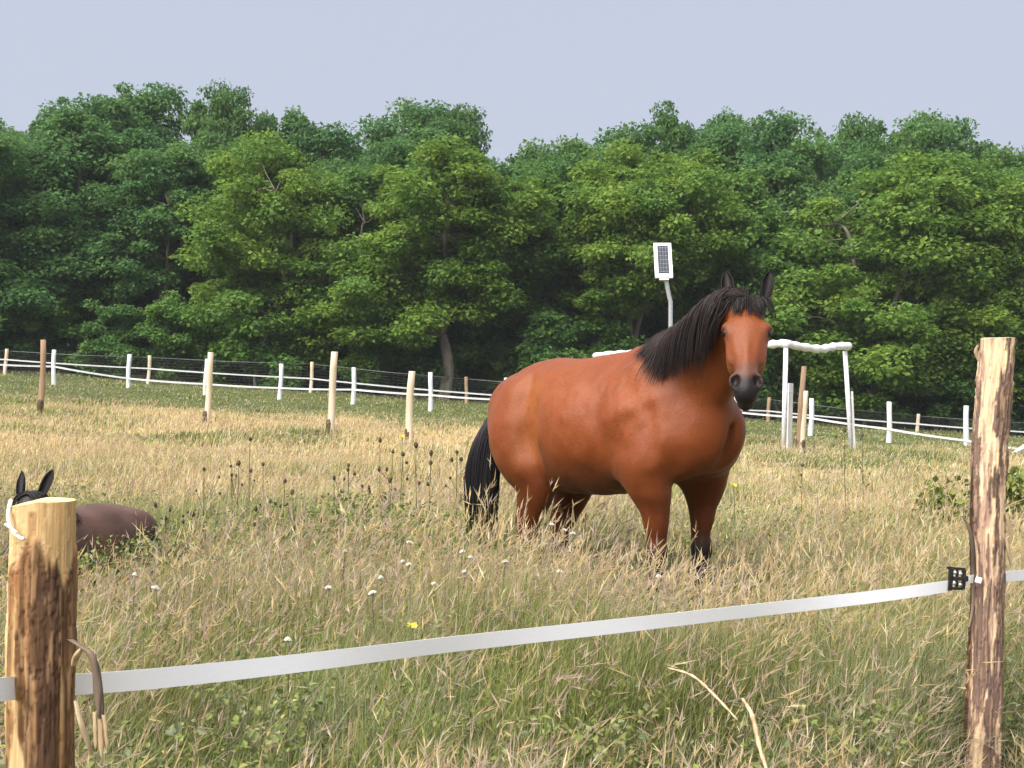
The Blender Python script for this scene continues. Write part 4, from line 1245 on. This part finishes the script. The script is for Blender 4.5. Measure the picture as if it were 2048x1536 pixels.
def plant_tree(var, px, top, depth, width, rz, tint, label, group, name='locust_tree'):
    g = foot(px, depth)
    h = up_to(px, top, depth) - g[2]
    tm, cm = TREES[var]
    root = empty(name, g, rz); tag(root, label, 'tree', group)
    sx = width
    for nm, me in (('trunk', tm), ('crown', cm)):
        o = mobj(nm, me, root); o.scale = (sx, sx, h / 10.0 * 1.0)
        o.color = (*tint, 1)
    return root

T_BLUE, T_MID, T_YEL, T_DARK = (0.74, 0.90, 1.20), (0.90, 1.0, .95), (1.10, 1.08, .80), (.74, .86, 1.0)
GF, GB, GM = 'trees along the forest edge', 'tree tops rising behind the forest edge', 'trees inside the forest'
FRONT = [  # variant, column, row of top, depth, width scale, rotation, tint, label
    (2, -60, 230, 53, 1.15, .3, T_BLUE, 'blue-green tree cut by the left picture edge'),
    (4, 150, 215, 55, 1.20, 1.3, T_BLUE, 'dark blue-green tree second from the left edge of the forest'),
    (0, 330, 300, 54, 0.95, 2.2, T_BLUE, 'dark blue-green tree just left of the tall bright green tree'),
    (2, 570, 250, 51, 1.05, 4.1, T_YEL, 'tall bright yellow-green tree left of the middle of the forest edge'),
    (1, 730, 330, 53, .95, 1.1, T_MID, 'mid green tree between the tall bright tree and the bare-trunk tree'),
    (5, 885, 280, 50, 1.10, 0.4, T_YEL, 'yellow-green tree with a bare dark trunk left of the solar lamp'),
    (3, 1060, 330, 52, 1.05, 2.9, T_MID, 'fresh green tree above the back of the standing horse'),
    (0, 1260, 290, 51, 1.05, 5.0, T_YEL, 'bright green tree behind the solar lamp'),
    (4, 1450, 330, 52, 1.0, 3.3, T_MID, 'green tree directly above the ears of the standing horse'),
    (2, 1740, 288, 50, 1.25, 1.9, T_YEL, 'broad green tree with forked pale limbs above the gate frame'),
    (5, 1950, 330, 51, 1.05, 2.6, T_YEL, 'yellowish green tree behind the tall right post'),
    (1, 2120, 330, 52, 1.15, .9, T_MID, 'green tree cut by the right picture edge'),
]
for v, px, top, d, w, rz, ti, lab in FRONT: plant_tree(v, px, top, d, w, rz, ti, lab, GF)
BACK = [(0, -40, 215, 62), (3, 110, 200, 63), (1, 270, 158, 63), (5, 470, 160, 62), (4, 600, 215, 63), (2, 745, 182, 62), (1, 905, 200, 63), (0, 1090, 292, 64), (5, 1210, 250, 63), (3, 1310, 205, 62), (4, 1430, 210, 63),
        (2, 1560, 232, 62), (1, 1680, 225, 63), (0, 1790, 240, 62), (5, 1910, 220, 63), (3, 2060, 275, 63), (2, 2200, 240, 62), (4, -190, 220, 62)]
ORD = ['first', 'second', 'third', 'fourth', 'fifth', 'sixth', 'seventh', 'eighth', 'ninth', 'tenth', 'eleventh', 'twelfth', 'thirteenth', 'fourteenth', 'fifteenth', 'sixteenth']
TOPS = ['dark tree top standing against the sky, %s from the left in the back row' % o for o in ORD] + ['dark tree top beyond the right picture edge in the back row', 'dark tree top beyond the left picture edge in the back row']
for i, (v, px, top, d) in enumerate(BACK):
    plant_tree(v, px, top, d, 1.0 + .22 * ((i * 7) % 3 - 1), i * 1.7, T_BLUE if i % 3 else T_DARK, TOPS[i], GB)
rngt = random.Random(4)
for i, px in enumerate(range(-120, 2260, 150)):
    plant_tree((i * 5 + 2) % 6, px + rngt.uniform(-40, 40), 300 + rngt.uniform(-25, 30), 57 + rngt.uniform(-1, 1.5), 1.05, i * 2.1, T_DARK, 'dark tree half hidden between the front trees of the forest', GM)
for i, px in enumerate(range(-100, 2240, 105)):
    d = 50.5 + rngt.uniform(-1.2, 2.0)
    p = px + rngt.uniform(-30, 30)
    g = foot(p, d)
    tm, cm = SHRUBS[i % 3]
    root = empty('shrub', g, i * 1.3); tag(root, 'low dark green shrub under the trees of the forest edge', 'shrub', 'shrubs under the forest edge')
    sc = rngt.uniform(.65, 1.15)
    for nm, me in (('stem', tm), ('foliage', cm)):
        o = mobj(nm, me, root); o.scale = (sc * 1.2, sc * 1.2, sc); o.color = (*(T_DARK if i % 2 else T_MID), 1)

for i, px in enumerate(list(range(-160, 2300, 120)) + list(range(-220, 2340, 90))):          # deeper thicket that closes the view between the trunks
    d = (58 if i < 21 else 67) + rngt.uniform(-1.5, 3.0); g = foot(px + rngt.uniform(-30, 30), d)
    tm, cm = SHRUBS[(i + 1) % 3]
    root = empty('shrub', g, i * 2.3); tag(root, 'tall dark thicket shrub deep inside the forest', 'shrub', 'thicket inside the forest')
    sc = rngt.uniform(1.35, 1.8)
    for nm, me in (('stem', tm), ('foliage', cm)):
        o = mobj(nm, me, root); o.scale = (sc * 1.15, sc * 1.15, sc); o.color = (*T_DARK, 1)

# ------------------------------------------------------------------ meadow
def blades(B, L, W, ang, bend, col, nseg, tipcol=None):
    """Curved grass blades. B (n,3) feet, ang = lean direction, bend = 0 upright .. 1 drooping."""
    n = len(B)
    t = np.linspace(0, 1, nseg + 1)
    dirv = np.stack([np.cos(ang), np.sin(ang), np.zeros(n)], -1)
    wa = ang + math.pi / 2 + RNG.normal(0, .7, n)
    sd = np.stack([np.cos(wa), np.sin(wa), np.zeros(n)], -1)
    V = np.zeros((n, 2 * nseg + 1, 3), np.float32)
    for i in range(nseg + 1):
        tt = t[i]
        p = B + dirv * (L * bend * tt ** 2 * .85)[:, None]
        p[:, 2] += L * (tt - .42 * bend * bend * tt ** 2.4)
        w = W * (1 - tt) ** .6 * .5
        if i < nseg:
            V[:, 2 * i] = p - sd * w[:, None]; V[:, 2 * i + 1] = p + sd * w[:, None]
        else: V[:, 2 * i] = p
    tri = []
    for i in range(nseg - 1):
        a = 2 * i; tri += [(a, a + 1, a + 3), (a, a + 3, a + 2)]
    a = 2 * (nseg - 1); tri.append((a, a + 1, a + 2))
    F = (np.arange(n)[:, None, None] * (2 * nseg + 1) + np.array(tri)[None]).reshape(-1, 3)
    C = np.repeat(col[:, None], 2 * nseg + 1, 1)
    if tipcol is not None:
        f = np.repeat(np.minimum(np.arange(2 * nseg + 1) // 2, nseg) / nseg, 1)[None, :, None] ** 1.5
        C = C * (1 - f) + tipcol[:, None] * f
    tip = B + dirv * (L * bend * .85)[:, None]; tip[:, 2] += L * (1 - .42 * bend * bend)
    tdir = dirv * (bend * 1.7)[:, None] + np.array([0, 0, 1.0]) * (1 - bend * bend)[:, None]
    tdir /= np.linalg.norm(tdir, axis=1)[:, None]
    return V.reshape(-1, 3), F, C.reshape(-1, 3), tip, tdir

def spindles(P, D, L, W, col):
    """Seed heads: two crossed narrow rhombs each."""
    n = len(P)
    r = RNG.normal(size=(n, 3)); s1 = np.cross(D, r); s1 /= np.linalg.norm(s1, axis=1)[:, None] + 1e-9; s2 = np.cross(D, s1)
    a = P - D * (L * .55)[:, None]; b = P + D * (L * .45)[:, None]; m = P - D * (L * .12)[:, None]
    V = np.stack([a, b, m + s1 * W[:, None], m - s1 * W[:, None], m + s2 * W[:, None], m - s2 * W[:, None]], 1)
    tri = np.array([(0, 2, 1), (0, 1, 3), (0, 4, 1), (0, 1, 5)])
    F = (np.arange(n)[:, None, None] * 6 + tri[None]).reshape(-1, 3)
    return V.reshape(-1, 3), F, np.repeat(col[:, None], 6, 1).reshape(-1, 3)

class Soup:
    def __init__(s): s.V = []; s.F = []; s.C = []; s.n = 0
    def add(s, V, F, C): s.V.append(V); s.F.append(F + s.n); s.C.append(C); s.n += len(V)
    def build(s, name, mat, label, cat):
        o = mobj(name, np_mesh(name, np.concatenate(s.V), np.concatenate(s.F), mat, np.concatenate(s.C), smooth=False))
        tag(o, label, cat, kind='stuff'); return o

def scatter(y0, y1, n, margin=1.3):
    y = np.sqrt(RNG.random(n) * (y1 ** 2 - y0 ** 2) + y0 ** 2)
    hw = y * 0.352 + margin
    x = (RNG.random(n) * 2 - 1) * hw
    return x, y

GREENS = np.array([[.16, .205, .055], [.21, .245, .07], [.15, .19, .08], [.28, .285, .10], [.18, .22, .06]])
GREY = np.array([[.22, .24, .14], [.28, .29, .19]])
STRAW = np.array([[.56, .43, .24], [.62, .49, .28], [.48, .37, .21], [.62, .54, .36]])
PINK = np.array([[.52, .41, .33], [.46, .36, .28]])
def pick(pal, n): return pal[RNG.integers(len(pal), size=n)] * (0.8 + .4 * RNG.random((n, 1)))

def meadow():
    green, dry, heads = Soup(), Soup(), Soup()
    WIND = 0.35
    for y0, y1, n, wmul, lmul, nseg in ((2.3, 6.2, 84000, .72, 1.0, 4), (6.2, 11, 95000, 1.0, 1.0, 3), (11, 20, 90000, 1.7, 1.0, 2), (20, 34, 80000, 2.8, 1.0, 2), (34, 50, 45000, 4.5, 1.0, 2)):
        x, y = scatter(y0, y1, n)
        d = meadow_dry(x, y)
        z = ground_z(x, y)
        B = np.stack([x, y, z - .01], -1)
        patch = fbm2(x, y, 2.2, 21)
        tall = np.clip(0.80 + 1.3 * (fbm2(x, y, .9, 33) - .5), .4, 1.3) * np.interp(y, [0, 4, 6, 9.5, 12.5, 20, 30, 36], [1.0, 1.08, 1.32, 1.18, .66, .46, .30, .16])
        tall = tall * (1 - .75 * np.exp(-((x + 2.25) ** 2 / .35 + (y - 7.9) ** 2 / 2.0)))          # pressed down where the horse lies
        tall = tall * (1 - .80 * np.exp(-((x - .324 * y) ** 2 / .06)) * sstep(5.6, 5.3, y))           # trodden in front of the tall post
        isdry = RNG.random(n) < d * .80 + .04
        far = sstep(30, 36, y)
        # green and grey-green blades
        g = ~isdry
        k = g.sum()
        L = (0.22 + .36 * RNG.random(k)) * tall[g] * lmul 
        lush = fbm2(x[g], y[g], 1.6, 47)[:, None]
        col = pick(GREENS, k) * (0.15 + 1.5 * lush)
        gm = (RNG.random(k) < sstep(.48, .62, patch[g]) * .6)
        col[gm] = pick(GREY, gm.sum())
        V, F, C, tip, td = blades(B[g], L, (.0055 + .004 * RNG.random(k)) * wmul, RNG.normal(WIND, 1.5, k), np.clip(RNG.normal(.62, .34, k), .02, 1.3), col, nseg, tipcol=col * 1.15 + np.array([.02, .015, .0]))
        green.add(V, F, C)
        # dry blades
        g = isdry; k = g.sum()
        L = (0.24 + .34 * RNG.random(k)) * tall[g] * lmul 
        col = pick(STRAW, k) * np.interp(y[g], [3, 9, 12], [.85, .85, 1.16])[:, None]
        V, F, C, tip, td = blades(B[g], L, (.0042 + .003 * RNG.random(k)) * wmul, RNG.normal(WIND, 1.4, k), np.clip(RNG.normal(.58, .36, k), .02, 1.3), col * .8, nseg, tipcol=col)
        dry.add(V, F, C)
        # flowering stems with seed heads
        kk = int(n * (.14 if y0 < 30 else .03))
        wt = .12 + sstep(.42, .62, fbm2(x, y, 1.1, 71)) + .5 * d; wt = wt / wt.sum()
        s = RNG.choice(n, kk, replace=False, p=wt)
        L = (0.42 + .30 * RNG.random(kk)) * tall[s] * lmul 
        dim = np.interp(y[s], [3, 9, 12], [.95, .95, 1.0])[:, None]
        col = pick(STRAW, kk) * dim; pk = RNG.random(kk) < .45 * sstep(.40, .6, fbm2(x[s], y[s], .9, 91)) + .1; col[pk] = pick(PINK, pk.sum()) * dim[pk]
        gr = RNG.random(kk) < (1 - d[s]) * .7; stem = col * .75; stem[gr] = pick(GREENS, gr.sum()) * 1.3
        V, F, C, tip, td = blades(B[s], L, np.full(kk, .0028) * wmul, RNG.normal(WIND, 1.1, kk), np.clip(RNG.normal(.45, .28, kk), .02, 1.1), stem, nseg)
        dry.add(V, F, C)
        hl = .05 + .07 * RNG.random(kk)
        heads.add(*spindles(tip, td, hl, (.0016 + .0020 * RNG.random(kk)) * wmul ** .8, col * 1.05))
        if y1 < 12:                                   # loose side tufts of the nearer panicles
            for q in range(2):
                t2 = td + RNG.normal(0, .45, td.shape); t2 /= np.linalg.norm(t2, axis=1)[:, None]
                heads.add(*spindles(tip - td * (hl * (.2 + .5 * RNG.random(kk)))[:, None] + t2 * .014, t2, hl * .55, (.0013 + .0016 * RNG.random(kk)) * wmul ** .8, col * 1.1))
    green.build('green_grass', M_GRASS, 'long green and grey-green grass blades of the meadow', 'grass')
    dry.build('dry_grass', M_GRASS, 'straw-coloured dry grass blades and stems of the meadow', 'grass')
    heads.build('grass_seedheads', M_GRASS, 'pale and pinkish grass seed heads above the meadow', 'grass')
    # low broad leaves between the blades
    n = 20000
    x, y = scatter(2.6, 12, n)
    keep = RNG.random(n) < np.maximum(sstep(.40, .62, fbm2(x, y, 1.3, 55)) * (1 - .7 * meadow_dry(x, y)), np.exp(-((x + .85) ** 2 / .8 + (y - 8.8) ** 2 / .8)))
    keep &= ~((np.abs(x - .324 * y) < .2) & (y < 5.5))
    x, y = x[keep], y[keep]; n = len(x)
    weedy = np.exp(-((x + .85) ** 2 / .8 + (y - 8.8) ** 2 / .8))
    cz = ground_z(x, y) + .05 + (.34 + .30 * weedy) * RNG.random(n)
    C0 = np.stack([x, y, cz], -1)
    V, F, ct, lt, N = leaf_cloud(C0, np.full(n, .06), 8, RNG, .028)
    col = pick(np.concatenate([GREENS, GREY[:1]]), N) * .95
    o = mobj('ground_herbs', np_mesh('ground_herbs', V, F, M_HERB, np.repeat(col, 4, 0), smooth=False))
    tag(o, 'small broad herb leaves growing among the meadow grass', 'herbs', kind='stuff')
meadow()

# ------------------------------------------------------------------ single plants one can pick out
def head_ball(c, r, squash=1.25):
    mb = uv_ball((0, 0, 0), r, 8, 6)
    rg = random.Random(int(abs(c[0]) * 1e4) + 1)
    mb.v = [(v[0] * (1 + rg.uniform(-.15, .15)) + c[0], v[1] * (1 + rg.uniform(-.15, .15)) + c[1], v[2] * squash * (1 + rg.uniform(-.12, .12)) + c[2]) for v in mb.v]
    return mb

SEEDS = [(500, 878, 10.5), (462, 932, 10), (478, 926, 10), (408, 938, 9.8), (526, 928, 10.2), (570, 962, 9.5), (585, 985, 9.4), (541, 1002, 8.8), (760, 880, 10.5), (786, 903, 10.2), (832, 890, 10), (806, 908, 10), (862, 906, 10), (914, 904, 9.8), (922, 918, 9.6),
         (697, 930, 10), (668, 955, 9.6), (688, 958, 9.8), (724, 972, 9.4), (738, 975, 9.4), (780, 960, 9.6), (640, 1040, 8.8), (672, 1050, 8.6), (340, 1020, 9), (330, 1036, 8.8), (385, 1028, 9), (432, 1046, 8.6), (562, 1012, 9), (587, 1040, 8.7), (645, 1062, 8.5), (930, 956, 9.2), (1850, 1000, 10), (1690, 860, 13), (1725, 870, 13), (1605, 930, 12)]
for i, (px, py, d) in enumerate(SEEDS):
    top = px_point(px, py, d); lean = random.uniform(-.10, .10)
    gx, gy = top[0] - lean, top[1] + random.uniform(-.05, .05)
    g = np.array([gx, gy, float(ground_z(gx, gy))])
    r = empty('seedhead_weed', g); tag(r, 'thin dark weed with dry brown seed heads rising above the meadow grass', 'weed', 'dark seedhead weeds in the meadow')
    T = top - g
    mb = MB(); Q = catmull([np.zeros(3), T * .5 + (lean * .25, 0, 0), T], 4); mb.tube(Q, np.linspace(.004, .0022, len(Q)), 5); mb.build('stem', M_STEM, r)
    head_ball(T, .011 + random.uniform(-.003, .004), random.uniform(1.1, 1.7)).build('seed_head', M_SEED, r)
    for k in range(random.randint(1, 3)):
        f = random.uniform(.55, .85); q = T * f; e = q + np.array([random.uniform(-.11, .11), random.uniform(-.06, .06), random.uniform(.06, .16)])
        mb = MB(); mb.tube(catmull([q, (q + e) / 2 + (0, 0, -.015), e], 3), .0018, 4); mb.build('side_stem', M_STEM, r)
        head_ball(e, .009 + random.uniform(-.003, .003), random.uniform(1.1, 1.7)).build('seed_head', M_SEED, r)
    for k in range(3):
        f = random.uniform(.2, .6); q = T * f; an = random.uniform(0, 6.28); e = q + np.array([math.cos(an) * .08, math.sin(an) * .08, .05])
        mb = MB(); mb.add([q, (q + e) / 2 + (-math.sin(an) * .010, math.cos(an) * .010, .01), e, (q + e) / 2 - (-math.sin(an) * .010, math.cos(an) * .010, -.01)], [(0, 1, 2), (0, 2, 3)]); mb.build('leaf', M_STEM, r)

UMB = [(820, 1082, 7.2), (818, 1126, 6.8), (806, 1120, 6.9), (658, 1172, 6.2), (745, 1182, 6.0), (762, 1152, 6.4), (772, 1044, 8), (1104, 1046, 7.4), (1128, 1058, 7.2), (1146, 1064, 7.1), (930, 1140, 6.6), (942, 1112, 6.9), (270, 1146, 6.4), (576, 1275, 5.2), (312, 1172, 6.2),
       (925, 1100, 7), (1010, 1120, 6.7), (1120, 1140, 6.6), (1318, 1150, 6.2), (870, 1165, 6.3), (690, 1100, 6.9)]
for i, (px, py, d) in enumerate(UMB):
    top = px_point(px, py, d)
    g = np.array([top[0], top[1], float(ground_z(top[0], top[1]))])
    r = empty('white_umbel_flower', g); tag(r, 'small flat white umbel flower on a thin stem in the grass', 'flower', 'white umbel flowers in the meadow')
    T = top - g
    mb = MB(); mb.tube(catmull([np.zeros(3), T * .5 + (random.uniform(-.03, .03), 0, 0), T - (0, 0, .03)], 4), .0025, 5); mb.build('stem', M_STEM, r)
    R = random.uniform(.008, .018); tilt = random.uniform(-.35, .35)
    rays = MB()
    for k in range(22):
        q = R * math.sqrt((k + .5) / 22); an = k * 2.4
        x, y = q * math.cos(an), q * math.sin(an); c = T + np.array([x, y, -.010 * (q / R) ** 2 + tilt * x])
        rays.tube([T - (0, 0, .03), c], .0008, 3, cap=False)
        fl = uv_ball((0, 0, 0), .0055, 6, 4); fl.v = [(v[0] + c[0], v[1] + c[1], v[2] * .5 + c[2]) for v in fl.v]
        rays.add(fl.v, fl.f)
    rays.build('flower_head', M_WHITEFLOWER, r)
YEL = [(1468, 970, 9.5, 'single yellow flower beside the left foreleg of the standing horse'), (825, 1250, 5.5, 'yellow flower just above the middle of the front tape'), (805, 872, 11, 'yellow flower among the dark seed heads at the foot of the nearest stake')]
for px, py, d, lab in YEL:
    top = px_point(px, py, d); g = np.array([top[0], top[1], float(ground_z(top[0], top[1]))]); T = top - g
    r = empty('yellow_flower', g); tag(r, lab, 'flower')
    mb = MB(); mb.tube([np.zeros(3), T * .5 + (.02, 0, 0), T], .0025, 5); mb.build('stem', M_STEM, r)
    mb = MB()
    for k in range(9):
        an = k * .7; e = np.array([math.cos(an), math.sin(an) * .6 - .3, .45 * math.sin(an * 2.1)]) * .018; s = np.array([-math.sin(an), 0, math.cos(an)]) * .007
        mb.add([T, T + e * .6 + s, T + e * 1.2, T + e * .6 - s], [(0, 1, 2, 3)])
    mb.add(*(lambda b: (b.v, b.f))(uv_ball(T, .008, 8, 6))); mb.build('petals', M_YELLOW, r)

def bramble():
    g = foot(1975, 11.5)
    r = empty('bramble_bush', g); tag(r, 'low leafy green bush half hidden behind the tall right post', 'bush')
    rng = np.random.default_rng(9)
    C = []; mb = MB()
    for k in range(44):
        an = rng.random() * 6.28; q = rng.random() ** .6 * .62; h = rng.uniform(.2, .80)
        p = np.array([q * math.cos(an) * 1.0, q * math.sin(an) * .5, h])
        mb.tube(catmull([np.array([0, 0, -.05]), p * (.5, .5, .7), p], 3), np.linspace(.008, .003, 7), 5); C.append(p)
    mb.build('stem', M_STEM, r)
    V, F, ct, lt, N = leaf_cloud(np.array(C), np.full(len(C), .15), 34, rng, .062)
    col = pick(np.array([[.17, .20, .05], [.21, .24, .06], [.12, .16, .045]]), N)
    mobj('foliage', np_mesh('foliage', V, F, M_HERB, np.repeat(col, 4, 0), smooth=False), r)
bramble()

def fallen_bark():
    for K, w, lab in ([(1336, 1336, 4.55), (1385, 1352, 4.5), (1430, 1392, 4.45), (1475, 1440, 4.35)], .0048, 'long thin arched strip of dry bark lying in the grass below the tape'), ([(1485, 1398, 4.3), (1505, 1432, 4.25), (1518, 1490, 4.2), (1540, 1560, 4.1)], .0070, 'shorter upright strip of pale dry bark right of the arched strip'):
        P = [px_point(*k) for k in K]
        g = P[-1]
        o = empty('dry_bark_strip', g); tag(o, lab, 'bark strip', 'dry bark strips lying in the grass')
        Q = catmull([p - g for p in P], 6)
        mb = MB(); mb.tube(Q, [w * (.35 + .65 * math.sin(math.pi * (.1 + .8 * i / (len(Q) - 1)))) * (1 + .2 * math.sin(i * 2.3)) for i in range(len(Q))], 7); mb.build('bark', M_SPLINTER, o)
        mb = MB(); mb.tube([q + np.array([0, -w * .5, -w * .5]) for q in Q[2:-2]], w * .55, 6); mb.build('dark_inner_side', M_BARKSTRIP, o)
fallen_bark()

# ------------------------------------------------------------------ thin summer haze
def haze():
    me = bpy.data.meshes.new('haze')
    x0, x1, y0, y1, z0, z1 = -520.0, 520.0, -40.0, 720.0, -2.2, 14.0
    V = [(x, y, z) for x in (x0, x1) for y in (y0, y1) for z in (z0, z1)]
    F = [(0, 1, 3, 2), (4, 6, 7, 5), (0, 4, 5, 1), (2, 3, 7, 6), (0, 2, 6, 4), (1, 5, 7, 3)]
    me.from_pydata(V, [], F)
    m = bpy.data.materials.new('summer_haze'); m.use_nodes = True
    nt = m.node_tree; nt.nodes.clear()
    pv = nt.nodes.new('ShaderNodeVolumePrincipled'); out = nt.nodes.new('ShaderNodeOutputMaterial')
    pv.inputs['Color'].default_value = (0.86, 0.91, 0.98, 1); pv.inputs['Density'].default_value = 0.0004; pv.inputs['Anisotropy'].default_value = 0.1
    nt.links.new(pv.outputs['Volume'], out.inputs['Volume'])
    me.materials.append(m)
    tag(mobj('haze', me), kind='stuff')
haze()
